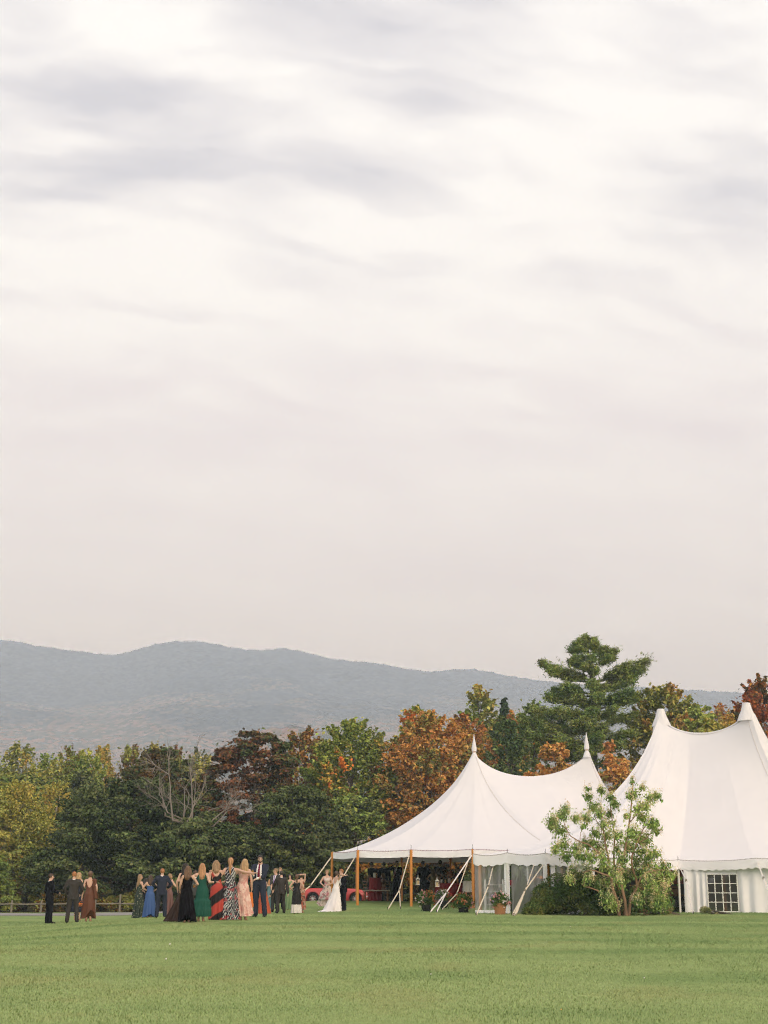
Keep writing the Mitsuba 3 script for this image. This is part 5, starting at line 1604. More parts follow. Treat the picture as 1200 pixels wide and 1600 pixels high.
R4.woman(arms={-1: (reach(R4, 315, 1388, -0.17), (-0.5, -0.6, 0.2), (-1, -0.1, -0.15)), 1: (reach(R4, 356, 1382, 0.16), (0.5, 0.4, -0.8))}, turn=0.35, head=(-0.02, 0.01), ease=(0.03, 0), dress='red_black_print', hair='sandy', hair_len=0.20, hair_w=1.15, hem=0.02, r_hem=(0.235, 0.20), shift=(0.04, 0), back=0.20, folds=9, depth=0.03, skin='skin')
R5.woman(arms={-1: (reach(R5, 333, 1362, -0.16), (-0.3, -0.3, -1), (-0.9, 0.1, 0.5)), 1: (reach(R5, 396, 1364, -0.17), (0.1, -0.3, -1), (1, 0.2, 0.12))}, dress='swirl_print', hair='strawberry', style='tail', hair_len=0.30, hem=0.03, r_hem=(0.285, 0.235), folds=9, depth=0.025, top=1.40)
R6.woman(arms={-1: (reach(R6, 350, 1378, -0.17), (-0.1, -0.4, -1), (-1, -0.05, 0.02)), 1: ((0.235, 0.03, 0.90), (0.6, -0.8, 0))}, turn=-0.25, head=(0.02, 0), ease=(-0.03, 0), dress='pink_print', hair='blond', hair_len=0.28, hem=0.12, r_hem=(0.225, 0.20), shift=(0.07, -0.02), slit=(0.2, 0.10), back=0.16, folds=9, depth=0.035)
R7.man(arms={1: (reach(R7, 396, 1368, -0.30), (0.6, -0.3, -0.8), (0.1, 0.7, 0.7)), -1: (reach(R7, 401, 1373, -0.24), (-0.8, -0.3, -0.8))}, suit='navy_wool', hair='dark', tie='burgundy_silk', open_front=(0.115, 0.07), face=True, turn=0.35, beard='brown', feet={-1: (-0.17, 0.02), 1: (0.12, -0.02)}, grip={1: 1.1})

hid = Person('mostly hidden man in dark suit between the black gown and the emerald dress', 303, 1360, 1432, 15, False)
hid.man(suit='slate_wool', hair='brown')

# -- the guests behind the man with the burgundy tie
p = Person('auburn haired woman in orange red gown, half hidden behind the navy suited man', 411, 1368, 1428, -30, True)
p.woman(arms={1: (p.at(421, 1384, -0.1), (0.6, -0.5, -0.6))}, dress='orange_red_satin', hair='auburn', hair_len=0.30, hem=0.02, r_hem=(0.36, 0.30), back=0.2)
p = Person('slim woman in teal dress glimpsed beside the handshake', 420.5, 1374, 1420, 0, True)
p.woman(dress='teal_satin', hair='strawberry', hair_len=0.2, hem=0.06, r_hem=(0.2, 0.18))
K1 = Person('man in slate suit and white shirt facing the camera, shaking hands', 430, 1357, 1425, 150, False)
K1.man(arms={1: (K1.at(424, 1388, -0.25), (0.7, -0.4, -0.6)), -1: (K1.at(423, 1399, -0.12), (-0.7, -0.6, -0.2))}, suit='slate_wool', hair='sandy', tie='lilac_silk', open_front=(0.04, 0.075), face=True, turn=-0.5)
p = Person('sandy haired man mostly hidden behind the charcoal suited man', 437, 1355.5, 1420, 170, False)
p.man(suit='black_wool', hair='sandy', face=True)
K2 = Person('dark haired man in charcoal suit seen from behind near the tent rope', 438.5, 1361, 1427, 18, False)
K2.man(arms={-1: (K2.at(426, 1390, 0.15), (-0.8, -0.6, 0)), 1: (K2.at(450, 1396, -0.05), (0.8, -0.5, 0))}, suit='charcoal_wool', hair='dark', feet={-1: (-0.15, 0.0), 1: (0.16, 0.06)}, trousers='charcoal_wool')
p = Person('dark haired woman in sage green gown facing the camera', 452.5, 1366, 1421, 170, True)
p.woman(arms={1: ((0.12, 0.24, 1.22), (0.6, -0.4, -0.8)), -1: ((-0.14, 0.22, 1.05), (-0.7, -0.5, -0.4))}, dress='sage_satin', hair='dark', hair_len=0.26, hem=0.03, r_hem=(0.26, 0.22), face=True)
p = Person('woman in black halter dress with a white hem, seen from behind', 463, 1366, 1428, 8, True)
p.woman(arms={1: ((0.20, 0.14, 1.02), (0.8, -0.5, 0)), -1: ((-0.18, 0.16, 1.05), (-0.8, -0.5, 0))}, dress='hemmed_black', hair='chestnut', style='tail', hair_len=0.22, hem=0.05, r_hem=(0.24, 0.20), back=0.12, depth=0.02)
p = Person('woman in brown floral dress with one hand raised to her head', 470, 1364, 1426.5, -10, True)
p.woman(arms={1: (p.at(468.5, 1367, -0.12), (1, 0.2, 0.25), (-1, 0, 0.15)), -1: ((-0.18, 0.16, 1.05), (-0.8, -0.5, 0))}, dress='warm_floral', hair='brown', style='bun', hem=0.14, r_hem=(0.20, 0.17), back=0.3)

# -- the bride, the groom and the bridesmaid by the tent
p = Person('blonde woman in pale ruffled floral dress standing left of the bride', 510.5, 1359, 1421, 178, True)
p.woman(arms={1: ((0.16, 0.20, 1.06), (0.9, -0.5, -0.2)), -1: ((-0.10, 0.24, 1.10), (-0.8, -0.4, -0.4))}, dress='pale_floral', hair='sandy', style='bun', hem=0.14, r_hem=(0.30, 0.24), slit=(0.0, 0.10), shift=(0.12, 0), face=True, turn=-0.4, folds=7, depth=0.05)
p.put('ruffle', lathe([(0.28, 0.42), (0.33, 0.44), (0.24, 0.74), (0.20, 0.80)], 30, (0.06, 0, 0)), 'pale_floral', True)
B_ = Person('bride in white gown with a train, embracing the groom', 524.5, 1361, 1424, -42, True)
B_.woman(arms={1: (B_.at(540, 1368, -0.20), (0.6, -0.3, 0.6), (0.2, 0.5, 0.2)), -1: (B_.at(534, 1370, 0.25), (-0.5, 0.2, -0.6))}, dress='white_satin', hair='brown', style='bun', hem=0.0, r_hem=(0.46, 0.36), shift=(-0.10, -0.16), top=1.34, back=0.30, folds=11, depth=0.035, lean=(0.0, 0.03))
# the train lies on the grass behind her
tr = []
for k in np.linspace(0, 1, 16):
    w = 0.36 * (1 - k) ** 0.7 + 0.05
    cx, cy = B_.p[0] - 0.12 - 0.62 * k, B_.p[1] - 0.12 - 0.05 * k
    row = []
    for j in np.linspace(-1, 1, 19):
        x, y = cx + 0.05 * j * j, cy + w * j
        z = float(G(x, y)) + 0.015 + 0.34 * (1 - k) ** 2.6 * (1 - j * j) ** 0.8 + 0.018 * math.sin(9 * j + 4 * k) * (1 - k) + 0.012 * (1 - abs(j))
        row.append([x, y, z])
    tr.append(row)
scene[B_.key + '__train'] = mikit.ply((np.array(tr).reshape(-1, 3), grid_faces(16, 19)), 'white_satin', smooth=True)
g_ = Person('red haired groom in dark suit bending into the embrace of the bride', 536.5, 1358, 1423, 118, False)
g_.man(arms={1: (g_.at(527, 1378, 0.10), (0.5, -0.3, -0.6)), -1: (g_.at(532, 1386, -0.18), (-0.6, -0.4, -0.6))}, suit='black_wool', hair='ginger', open_front=(0.06, 0.08), face=True, turn=0.2, lean=(0, 0.05), head=(0, 0.04))

# -- guests inside the open tent
IN = 69.5
p = Person('man in black suit inside the tent with a hand raised to his chin', 580, 1347, 1401, -60, False, depth=69.6)
p.man(arms={1: ((0.08, 0.24, 1.44), (0.8, 0.2, -0.8)), -1: ((-0.14, 0.24, 1.10), (-0.8, -0.4, -0.4))}, suit='black_wool', hair='brown', face=True)
p = Person('man in black suit inside the tent seen from behind, between two facing men', 600, 1347, 1401, 5, False, depth=70.6)
p.man(suit='black_wool', hair='dark')
p = Person('dark haired man inside the tent touching his face, facing left', 620.5, 1345, 1401, 140, False, depth=69.2)
p.man(arms={1: ((0.05, 0.20, 1.52), (0.9, 0.3, -0.6)), -1: ((-0.10, 0.26, 1.12), (-0.9, -0.3, -0.4))}, suit='black_wool', hair='dark', tie='burgundy_silk', open_front=(0.03, 0.07), face=True, turn=0.4)
p = Person('seated woman with long brown hair in floral dress at the dark red table', 599, 1364, 1402, 60, True, depth=67.6, seated=True)
p.woman(arms={1: ((0.14, 0.30, 1.10), (0.7, -0.5, -0.5)), -1: ((-0.14, 0.30, 1.10), (-0.7, -0.5, -0.5))}, dress='warm_floral', hair='chestnut', hair_len=0.32, top=1.36)
seat_a = p
p = Person('seated woman holding a white cloth at the left of the dark red table', 577, 1367, 1402, -60, True, depth=67.9, seated=True)
p.woman(arms={1: ((0.14, 0.30, 1.10), (0.7, -0.5, -0.5)), -1: ((-0.14, 0.30, 1.10), (-0.7, -0.5, -0.5))}, dress='midnight_crepe', hair='chestnut', hair_len=0.25, top=1.36)
seat_b = p
for (px, top, yaw, dep, woman, text, dr_) in [(661, 1345, 10, 69.4, False, 'man in black suit from behind, right of the second orange pole', None), (668, 1350, -10, 71.0, False, 'man in black suit behind the gold dressed woman', None),
                                              (677, 1357, 0, 68.2, True, 'woman in dull gold gown inside the tent seen from behind', 'gold_satin'), (684.5, 1356, 20, 68.8, True, 'woman with orange sleeves beside the gold gown inside the tent', 'orange_red_satin'),
                                              (688, 1344, -15, 71.4, False, 'tallest man in black suit among the guests inside the tent', None), (700.5, 1350, 12, 69.6, False, 'man in black suit with white collar above the red clothed table', None),
                                              (716, 1355, 160, 71.6, False, 'man in black suit deep in the shade above the white draped chair', None)]:
    if dr_ == 'gold_satin':
        cloth('gold_satin', 0.25, 0.19, 0.085, 0.45)
    p = Person(text, px, top, 1401, yaw, woman, depth=dep)
    if woman:
        p.woman(arms={1: ((0.2, 0.2, 1.08), (0.8, -0.5, 0)), -1: ((-0.2, 0.2, 1.08), (-0.8, -0.5, 0))}, dress=dr_, hair='chestnut', hair_len=0.3, hem=0.03, r_hem=(0.27, 0.22))
    else:
        p.man(arms={1: ((0.2, 0.2, 1.05), (0.8, -0.5, 0))}, suit='black_wool', hair='dark')

# ---------------------------------------------------------------- things held or carried
mat('glass', {'type': 'dielectric', 'int_ior': 1.45})
mat('gold_wine', flat(0.55, 0.33, 0.08, 0.2))
mat('pink_drink', flat(0.72, 0.36, 0.30, 0.35))
mat('clay', flat(0.36, 0.17, 0.08, 0.8))
mat('orange_leather', flat(0.62, 0.16, 0.03, 0.5))


def hand_of(person, s, along=0.10):
    f = person.fig
    return person.world(f.wrist[s] + f.hdir[s] * along)


def wine_glass(name, p, label, drink='gold_wine', k=1.0):
    key = numbered(name)
    p = np.asarray(p)
    bowl = [(0.004, 0.0), (0.032, 0.002), (0.032, 0.006), (0.005, 0.012), (0.004, 0.09), (0.016, 0.105), (0.034, 0.135), (0.037, 0.165), (0.031, 0.205), (0.029, 0.205), (0.034, 0.165), (0.031, 0.138), (0.012, 0.112)]
    v, f = lathe([(r * k, z * k) for r, z in bowl], 18, p - [0, 0, 0.09 * k])
    scene[key + '__bowl'] = mikit.ply((v, f), 'glass', smooth=True)
    scene[key + '__drink'] = mikit.ply(lathe([(0.010 * k, 0.116 * k), (0.030 * k, 0.14 * k), (0.0325 * k, 0.165 * k)], 18, p - [0, 0, 0.09 * k]), drink, smooth=30)
    lab(key, label, 'glass')


wine_glass('wine_glass', hand_of(R7, 1, 0.09) + [0, 0, -0.01], 'stemmed wine glass held by the bearded man in navy suit', k=1.25)
key = numbered('tumbler')
pt = hand_of(drinker, 1, 0.09)
scene[key + '__drink'] = mikit.ply(lathe([(0.030, -0.055), (0.037, 0.05)], 16, pt), 'pink_drink', smooth=30)
scene[key + '__cup'] = mikit.ply(lathe([(0.033, -0.065), (0.042, 0.065), (0.040, 0.065), (0.0315, -0.058)], 16, pt), 'clear_pane', smooth=30)
lab(key, 'clear tumbler of pink drink held by the leftmost man', 'glass')
key = numbered('phone')
pt = (hand_of(phoner, 1, 0.10) + hand_of(phoner, -1, 0.10)) / 2 + [0.0, -0.02, 0.07]
scene[key] = mikit.ply(box(*pt, 0.075, 0.010, 0.15, 0.15, 0.004), 'slate_wool')
scene[key + '__screen'] = mikit.ply(box(pt[0], pt[1] - 0.007, pt[2], 0.066, 0.003, 0.135, 0.15), flat(0.30, 0.34, 0.38, 0.2))
lab(key, 'smartphone held up by the blonde woman on the left', 'phone')


def bag_print(p, n, uv):
    d1, d2, r = voronoi(p.x * 26.0, p.z * 26.0)
    return mix([0.50, 0.24, 0.07], [0.16, 0.045, 0.03], smoothstep(0.30, 0.42, d1))


mat('bag_print', {'type': 'twosided', 'bsdf': {'type': 'diffuse', 'reflectance': proc(bag_print)}})
key = numbered('handbag')
pt = hand_of(bagger, -1, 0.10)
scene[key + '__body'] = mikit.ply(box(pt[0], pt[1], pt[2] - 0.15, 0.20, 0.07, 0.14, 0.1, 0.018), 'bag_print')
scene[key + '__flap'] = mikit.ply(box(pt[0], pt[1] - 0.036, pt[2] - 0.105, 0.19, 0.014, 0.05, 0.1, 0.005), 'orange_leather')
scene[key + '__handle'] = mikit.ply(tube([pt + [0.07 * math.cos(t), 0, -0.09 + 0.08 * math.sin(t)] for t in np.linspace(0, math.pi, 9)], 0.008, 6), 'orange_leather', smooth=True)
lab(key, 'small orange patterned handbag carried by the woman in brown', 'handbag')
key = numbered('shoulder_bag')
pt = ground_at(391, 1437)
c0 = np.array([P(391, 1410, pt[1] + 0.5)[0], pt[1] + 0.55, 0.60 + float(G(pt[0], pt[1]))])
scene[key + '__body'] = mikit.ply(soft(hull((c0 + [0, 0, -0.24], np.array([0.10, 0.05, 0.05])), (c0 + [0, 0, 0.16], np.array([0.06, 0.03, 0.03]))), 0.05, 2), 'orange_leather', smooth=True)
scene[key + '__strap'] = mikit.ply(tube([c0 + [0.03, 0, 0.16], c0 + [-0.02, 0.0, 0.55], c0 + [-0.05, -0.05, 0.80]], 0.010, 6), 'orange_leather', smooth=True)
lab(key, 'bright orange shoulder bag hanging behind the pink dress', 'handbag')
# a bright drink beside the emerald dress
key = numbered('cocktail_glass')
pt = hand_of(R2, 1, 0.09)
scene[key + '__drink'] = mikit.ply(lathe([(0.022, -0.03), (0.04, 0.05)], 16, pt + [0, 0, -0.02]), flat(0.75, 0.25, 0.03, 0.3), smooth=30)
scene[key + '__bowl'] = mikit.ply(lathe([(0.026, -0.04), (0.046, 0.07), (0.044, 0.07), (0.024, -0.034)], 16, pt + [0, 0, -0.02]), 'clear_pane', smooth=30)
lab(key, 'glass of orange cocktail between the black gown and the emerald dress', 'glass')


# ---------------------------------------------------------------- the red convertible on the road
def roadster():
    key = numbered('convertible_car')
    y = 79.3
    cx = (P(490, 1383, y)[0] + P(556, 1383, y)[0]) / 2 - 0.12
    g = float(G(cx, y)) + 0.02
    wb = (P(556, 1383, y)[0] - P(490, 1383, y)[0])
    mat('red_paint', {'type': 'principled', 'base_color': {'type': 'rgb', 'value': [0.50, 0.045, 0.040]}, 'roughness': 0.35, 'specular': 0.5, 'clearcoat': 0.6, 'clearcoat_gloss': 0.9})
    mat('tyre_rubber', flat(0.018, 0.018, 0.018, 0.85))
    mat('chrome', {'type': 'roughconductor', 'material': 'Al', 'alpha': 0.18})
    L = 3.95
    xs_ = np.linspace(-L / 2, L / 2, 61)
    top = np.interp(xs_, [-1.98, -1.9, -1.6, -1.2, -0.95, -0.6, -0.3, 0.5, 0.8, 1.2, 1.6, 1.88, 1.98], [0.58, 0.68, 0.79, 0.83, 0.84, 0.83, 0.80, 0.78, 0.82, 0.80, 0.74, 0.66, 0.58])
    bot = np.interp(xs_, [-1.98, -1.8, -1.5, 1.5, 1.8, 1.98], [0.38, 0.26, 0.20, 0.20, 0.26, 0.38])
    half = np.interp(xs_, [-1.98, -1.85, -1.4, 0, 1.4, 1.85, 1.98], [0.55, 0.69, 0.77, 0.78, 0.77, 0.69, 0.55])
    rows = []
    for x, t, b, w in zip(xs_, top, bot, half):
        sec = [(-w * 0.93, b), (-w, b + 0.10), (-w * 1.005, b + (t - b) * 0.55), (-w * 0.96, t - 0.09), (-w * 0.86, t - 0.025), (-w * 0.5, t + 0.012), (0, t + 0.025), (w * 0.5, t + 0.012), (w * 0.86, t - 0.025), (w * 0.96, t - 0.09), (w * 1.005, b + (t - b) * 0.55), (w, b + 0.10), (w * 0.93, b)]
        rows.append([[x, yy, zz] for yy, zz in sec])
    v = np.array(rows)
    n, m = v.shape[:2]
    fq = grid_faces(n, m, wrap=True)
    vv = v.reshape(-1, 3)
    for e in (0, n - 1):
        c0 = len(vv)
        vv = np.vstack([vv, v[e].mean(0, keepdims=True)])
        k = np.arange(m)
        cap = np.stack([np.full(m, c0), e * m + k, e * m + (k + 1) % m], 1)
        fq = np.vstack([fq, cap if e else cap[:, ::-1]])
    tm = trimesh.Trimesh(vv, fq, process=False)
    trimesh.repair.fix_normals(tm)
    body = Man(m3.Mesh(np.array(tm.vertices, np.float32), np.array(tm.faces, np.uint32)))
    ax = [-wb / 2 + 0.12, wb / 2 + 0.12]
    for x in ax:                                                    # wheel arches
        body = body - Man.cylinder(0.5, 0.37, 0.37, 36, True).rotate([90, 0, 0]).translate([x, -0.75, 0.31]) - Man.cylinder(0.5, 0.37, 0.37, 36, True).rotate([90, 0, 0]).translate([x, 0.75, 0.31])
    cockpit = m3.Manifold.hull_points(np.array([[x, yy, z] for x, w in ((-0.35, 0.55), (0.62, 0.60)) for yy in (-w, w) for z in (0.42, 1.2)]))
    body = body - cockpit
    loc = np.array([cx, y, g])
    bv, bf = as_arrays(body)
    scene[key + '__body'] = mikit.ply((bv + loc, bf), 'red_paint', smooth=35)
    for x in ax:
        for s in (-1, 1):
            wk = numbered(key + '__wheel')
            a = np.linspace(0, 2 * np.pi, 33)[:-1]
            prof = [(0.20, -0.085), (0.285, -0.095), (0.308, -0.06), (0.312, 0.0), (0.308, 0.06), (0.285, 0.095), (0.20, 0.085)]
            v_ = np.array([[r * np.cos(a), np.full(32, yy), r * np.sin(a)] for r, yy in prof]).transpose(0, 2, 1).reshape(-1, 3)
            f_ = grid_faces(len(prof), 32, wrap=True)
            f_ = np.vstack([f_, grid_faces(2, 32, wrap=True) % 32 + np.where(grid_faces(2, 32, wrap=True) >= 32, (len(prof) - 1) * 32, 0)])
            o = loc + [x, s * 0.66, 0.31]
            scene[wk + '__tyre'] = mikit.ply((v_ + o, f_), 'tyre_rubber', smooth=30)
            sp = []
            ring = [(0.175, -0.05), (0.205, -0.075), (0.205, -0.06), (0.185, -0.02), (0.16, 0.0), (0.16, -0.02)]
            vr = np.array([[r * np.cos(a), np.full(32, yy * -s * -1), r * np.sin(a)] for r, yy in ring]).transpose(0, 2, 1).reshape(-1, 3)
            if s > 0:
                vr[:, 1] *= -1
            sp.append((vr, grid_faces(len(ring), 32, wrap=True)))
            for k in range(8):
                an = k * math.pi / 4
                c_, s_ = math.cos(an), math.sin(an)
                sp.append(tube([[0.03 * c_, s * 0.055, 0.03 * s_], [0.18 * c_, s * 0.05, 0.18 * s_]], [0.022, 0.014], 5))
            hub = lathe([(0.05, 0.0), (0.048, 0.05), (0.02, 0.07)], 14)
            sp.append((np.column_stack([hub[0][:, 0], s * hub[0][:, 2] + s * 0.01, hub[0][:, 1]]), hub[1]))
            vv_, ff_ = cat_mesh(sp)
            scene[wk + '__rim'] = mikit.ply((vv_ + o, ff_), mat('wheel_silver', flat(0.55, 0.54, 0.52, 0.35, metallic=0.0)), smooth=35)
    # trim: screen, bumpers, seats, lamps, steering wheel
    scr = [loc + [-0.42, -0.58, 0.80], loc + [-0.42, 0.58, 0.80], loc + [-0.20, 0.52, 1.13], loc + [-0.20, -0.52, 1.13]]
    scene[key + '__windscreen'] = mikit.ply((np.array(scr), np.array([[0, 1, 2], [0, 2, 3]])), 'clear_pane')
    scene[key + '__screen_frame'] = mikit.ply(tube([scr[0], scr[3], scr[2], scr[1]], 0.018, 6), 'chrome', smooth=40)
    for x, nm in ((-1.97, 'bumper'), (1.97, 'bumper')):
        scene[numbered(key + '__' + nm)] = mikit.ply(tube([loc + [x * 0.94, -0.70, 0.42], loc + [x * 1.01, -0.4, 0.43], loc + [x * 1.01, 0.4, 0.43], loc + [x * 0.94, 0.70, 0.42]], 0.045, 8), 'chrome', smooth=40)
    for s in (-1, 1):
        scene[numbered(key + '__headlight')] = mikit.ply(hull((loc + [-1.86, s * 0.55, 0.58], np.array([0.05, 0.09, 0.09]))), 'wheel_silver', smooth=True)
        scene[numbered(key + '__tail_light')] = mikit.ply(hull((loc + [1.95, s * 0.52, 0.58], np.array([0.03, 0.07, 0.05]))), 'burgundy_silk', smooth=True)
        scene[numbered(key + '__seat')] = mikit.ply(soft(union([hull((loc + [0.42, s * 0.28, 0.50], np.array([0.08, 0.2, 0.06])), (loc + [0.54, s * 0.28, 0.98], np.array([0.05, 0.17, 0.05]))), hull((loc + [0.40, s * 0.28, 0.46], np.array([0.08, 0.2, 0.06])), (loc + [0.0, s * 0.28, 0.48], np.array([0.08, 0.2, 0.06])))]), 0.08, 2), 'slate_wool', smooth=True)
    ring = [loc + [-0.12, -0.28 + 0.18 * math.cos(t), 0.84 + 0.17 * math.sin(t)] for t in np.linspace(0, 2 * math.pi, 17)]
    scene[key + '__steering_wheel'] = mikit.ply(tube(ring, 0.012, 5), 'black_iron', smooth=True)
    lab(key, 'low red convertible sports car parked behind the wedding couple', 'car')


roadster()

# ---------------------------------------------------------------- flower pots on stands


def flower_pot(label, px, y, cy, half, urn, blooms, seed, stand=True):
    rng = rng_of(seed)
    key = numbered('flower_pot')
    c = P(px, cy, y)
    g = float(G(c[0], y))
    R = half * y / F
    z0 = c[2] - R * 0.75
    if urn == 'urn':
        prof = [(0.10, 0.0), (0.13, 0.02), (0.17, 0.12), (0.19, 0.24), (0.20, 0.26), (0.17, 0.26)]
        bs = 'black_iron'
    else:
        prof = [(0.17, 0.0), (0.18, 0.02), (0.225, 0.34), (0.245, 0.36), (0.245, 0.40), (0.21, 0.40)]
        bs = 'clay'
    hgt = prof[-1][1]
    pz = z0 - hgt + 0.08 if stand else g - 0.01
    scene[key + '__pot'] = mikit.ply(lathe(prof, 22, (c[0], y, pz)), bs, smooth=40)
    if stand:
        for k in range(3):
            a = k * 2.094 + 0.5
            scene[numbered(key + '__leg')] = mikit.ply(tube([[c[0] + 0.17 * math.cos(a), y + 0.17 * math.sin(a), pz + 0.14], [c[0] + 0.24 * math.cos(a), y + 0.24 * math.sin(a), g - 0.02]], 0.011, 5), 'black_iron', smooth=True)
        scene[key + '__ring'] = mikit.ply(tube([[c[0] + 0.185 * math.cos(t), y + 0.185 * math.sin(t), pz + 0.14] for t in np.linspace(0, 2 * math.pi, 21)], 0.011, 5), 'black_iron', smooth=True)
    n = 3200
    cl = unit(rng.normal(size=(60, 3))) * (rng.uniform(0.25, 1.0, (60, 1)) ** 0.5) * [R * 0.85, R * 0.7, R * 0.58]
    cl[:, 2] -= 0.25 * (cl[:, 0] / R) ** 2 * R
    w = rng.integers(0, 60, n)
    pos = np.array([c[0], y, c[2]]) + cl[w] + rng.normal(0, R * 0.12, (n, 3))
    d = unit(pos - np.array([c[0], y, c[2] - R * 0.4]))
    v, f = leaf_mesh(pos, d * 0.6 + rng.normal(0, 0.5, (n, 3)) + [0, 0, 0.4], 0.058, rng, aspect=0.5)
    col = colours(pos, [(0.05, 0.10, 0.03), (0.08, 0.14, 0.04), (0.12, 0.18, 0.06)], rng, 0.2, seed)
    scene[key + '__foliage'] = mikit.ply((v, f), 'foliage', color=np.repeat(col, 4, 0))
    nb = 44
    dd = unit(rng.normal(size=(nb, 3)) + [0, -0.6, 0.5])
    fp = np.array([c[0], y, c[2]]) + dd * [R * 1.0, R * 0.85, R * 0.72] * rng.uniform(0.88, 1.06, (nb, 1))
    fp[:, 2] -= 0.25 * (dd[:, 0]) ** 2 * R
    pal = np.array(blooms)
    zone = np.clip(((dd[:, 0] + 1) / 2 * len(pal) + rng.normal(0, 0.5, nb)).astype(int), 0, len(pal) - 1)
    pts, cs = [], []
    for i in range(nb):
        k = 8
        pts.append(fp[i] + rng.normal(0, 0.019, (k, 3)))
        cs.append(np.repeat(pal[zone[i]][None], k, 0) * rng.uniform(0.75, 1.15, (k, 1)))
    pts, cs = np.vstack(pts), np.clip(np.vstack(cs), 0, 0.85)
    v, f = leaf_mesh(pts, rng.normal(size=(len(pts), 3)) + [0, -0.8, 0.5], 0.038, rng, aspect=0.9)
    scene[key + '__blossom'] = mikit.ply((v, f), 'foliage', color=np.repeat(cs, 4, 0))
    lab(key, label, 'flower pot')


ORB, REDB, WH, PK, LIL, SAL = (0.50, 0.17, 0.06), (0.36, 0.055, 0.04), (0.74, 0.66, 0.64), (0.66, 0.33, 0.34), (0.42, 0.33, 0.50), (0.68, 0.28, 0.16)
flower_pot('flower urn on stand with white blooms at its left, first of the row', 666, 56.8, 1403, 17, 'urn', [WH, WH, PK, REDB, ORB, ORB], 401)
flower_pot('flower urn with lilac blooms in front of the red clothed table', 693, 59.2, 1400, 14, 'urn', [LIL, LIL, WH, REDB, REDB], 402)
flower_pot('flower urn with orange blooms right of the crossing ropes', 724, 55.2, 1408, 17, 'urn', [REDB, ORB, SAL, SAL, PK], 403)
flower_pot('brown planter of pink blooms standing before the clear vinyl wall', 781, 51.6, 1406, 17, 'planter', [LIL, PK, PK, WH, PK], 404, stand=False)


# ---------------------------------------------------------------- furniture inside the tents
mat('red_cloth', flat(0.235, 0.016, 0.018, 0.85))
mat('white_cloth', flat(0.74, 0.69, 0.66, 0.85))
mat('table_wood', flat(0.20, 0.10, 0.05, 0.5))


def clothed_table(label, px, y, r, h, cloth_, drop=1.0, seed=3, name='table'):
    key = numbered(name)
    c = P(px, 1383, y)
    g = float(G(c[0], y))
    n, rows = 64, []
    a = np.arange(n) * 2 * np.pi / n
    for k in np.linspace(0, 1, 9):
        amp = 0.06 * k ** 0.7
        rr = r * (1.0 + 0.16 * k) + amp * np.sin(11 * a + seed + np.sin(3 * a)) * r / 0.5
        rows.append(np.column_stack([c[0] + rr * np.cos(a), y + rr * np.sin(a), np.full(n, g + h - k * (h - 0.02) * drop)]))
    v = np.vstack(rows + [[[c[0], y, g + h + 0.004]]])
    f = grid_faces(9, n, wrap=True)
    f = np.vstack([f, np.stack([np.arange(n), (np.arange(n) + 1) % n, np.full(n, len(v) - 1)], 1)])
    scene[key + '__tablecloth'] = mikit.ply((v, f), cloth_, smooth=40)
    scene[key + '__leg'] = mikit.ply(tube([[c[0], y, g], [c[0], y, g + h - 0.03]], 0.05, 8), 'table_wood', smooth=True)
    scene[key + '__top'] = mikit.ply(lathe([(r * 0.97, 0), (r * 0.97, 0.025)], 32, (c[0], y, g + h - 0.03)), 'table_wood', smooth=30)
    lab(key, label, 'table')
    return np.array([c[0], y, g + h])


t1 = clothed_table('tall round table under dark red cloth beside the seated women', 586, 67.0, 0.26, 1.02, 'red_cloth', seed=2)
t2 = clothed_table('round table under red cloth with bottles, behind the flower urns', 704, 64.5, 0.62, 0.80, 'red_cloth', seed=5)
mat('bottle_amber', flat(0.50, 0.22, 0.04, 0.25))
for k, (dx, dy, r, h, m_, nm, text) in enumerate([(-0.40, -0.1, 0.05, 0.16, 'white_cloth', 'candle_jar', 'pale candle jar at the left of the red clothed table'), (-0.22, 0.05, 0.045, 0.14, 'gold_wine', 'candle_jar', 'golden candle jar on the red clothed table'), (0.10, -0.12, 0.10, 0.17, 'bottle_amber', 'drink_dispenser', 'amber drink jar on the right of the red clothed table'),
                                                 (0.30, 0.0, 0.045, 0.30, 'bottle_amber', 'bottle', 'amber bottle beside the drink jar on the red clothed table')]):
    key = numbered(nm)
    prof = [(r * 0.9, 0), (r, 0.02), (r, h * 0.6), (r * 0.55, h * 0.78), (r * 0.42, h)] if nm in ('bottle', 'drink_dispenser') else [(r * 0.85, 0), (r, h * 0.5), (r * 0.92, h)]
    scene[key] = mikit.ply(lathe(prof, 16, t2 + [dx, dy, 0.006]), m_, smooth=40)
    lab(key, text, {'candle_jar': 'jar', 'drink_dispenser': 'drink jar', 'bottle': 'bottle'}[nm])
rng = rng_of(9)
key = numbered('flower_vase')
scene[key + '__vase'] = mikit.ply(lathe([(0.05, 0), (0.08, 0.08), (0.05, 0.2)], 14, t2 + [-0.05, 0.15, 0.006]), 'white_cloth', smooth=40)
fp = t2 + [-0.05, 0.15, 0.36] + rng.normal(0, 0.10, (420, 3))
v, f = leaf_mesh(fp, rng.normal(size=fp.shape), 0.06, rng)
scene[key + '__flowers'] = mikit.ply((v, f), 'foliage', color=np.repeat(colours(fp, [(0.1, 0.12, 0.04), (0.4, 0.12, 0.08), (0.5, 0.3, 0.2)], rng, 0.15, 2), 4, 0))
lab(key, 'vase of rusty flowers on the red clothed table', 'vase')
key = numbered('drinking_cup')
scene[key] = mikit.ply(lathe([(0.05, 0), (0.075, 0.20), (0.07, 0.20)], 14, t1 + [-0.02, -0.08, 0.006]), 'white_cloth', smooth=40)
lab(key, 'pale cup standing on the tall dark red table', 'cup')


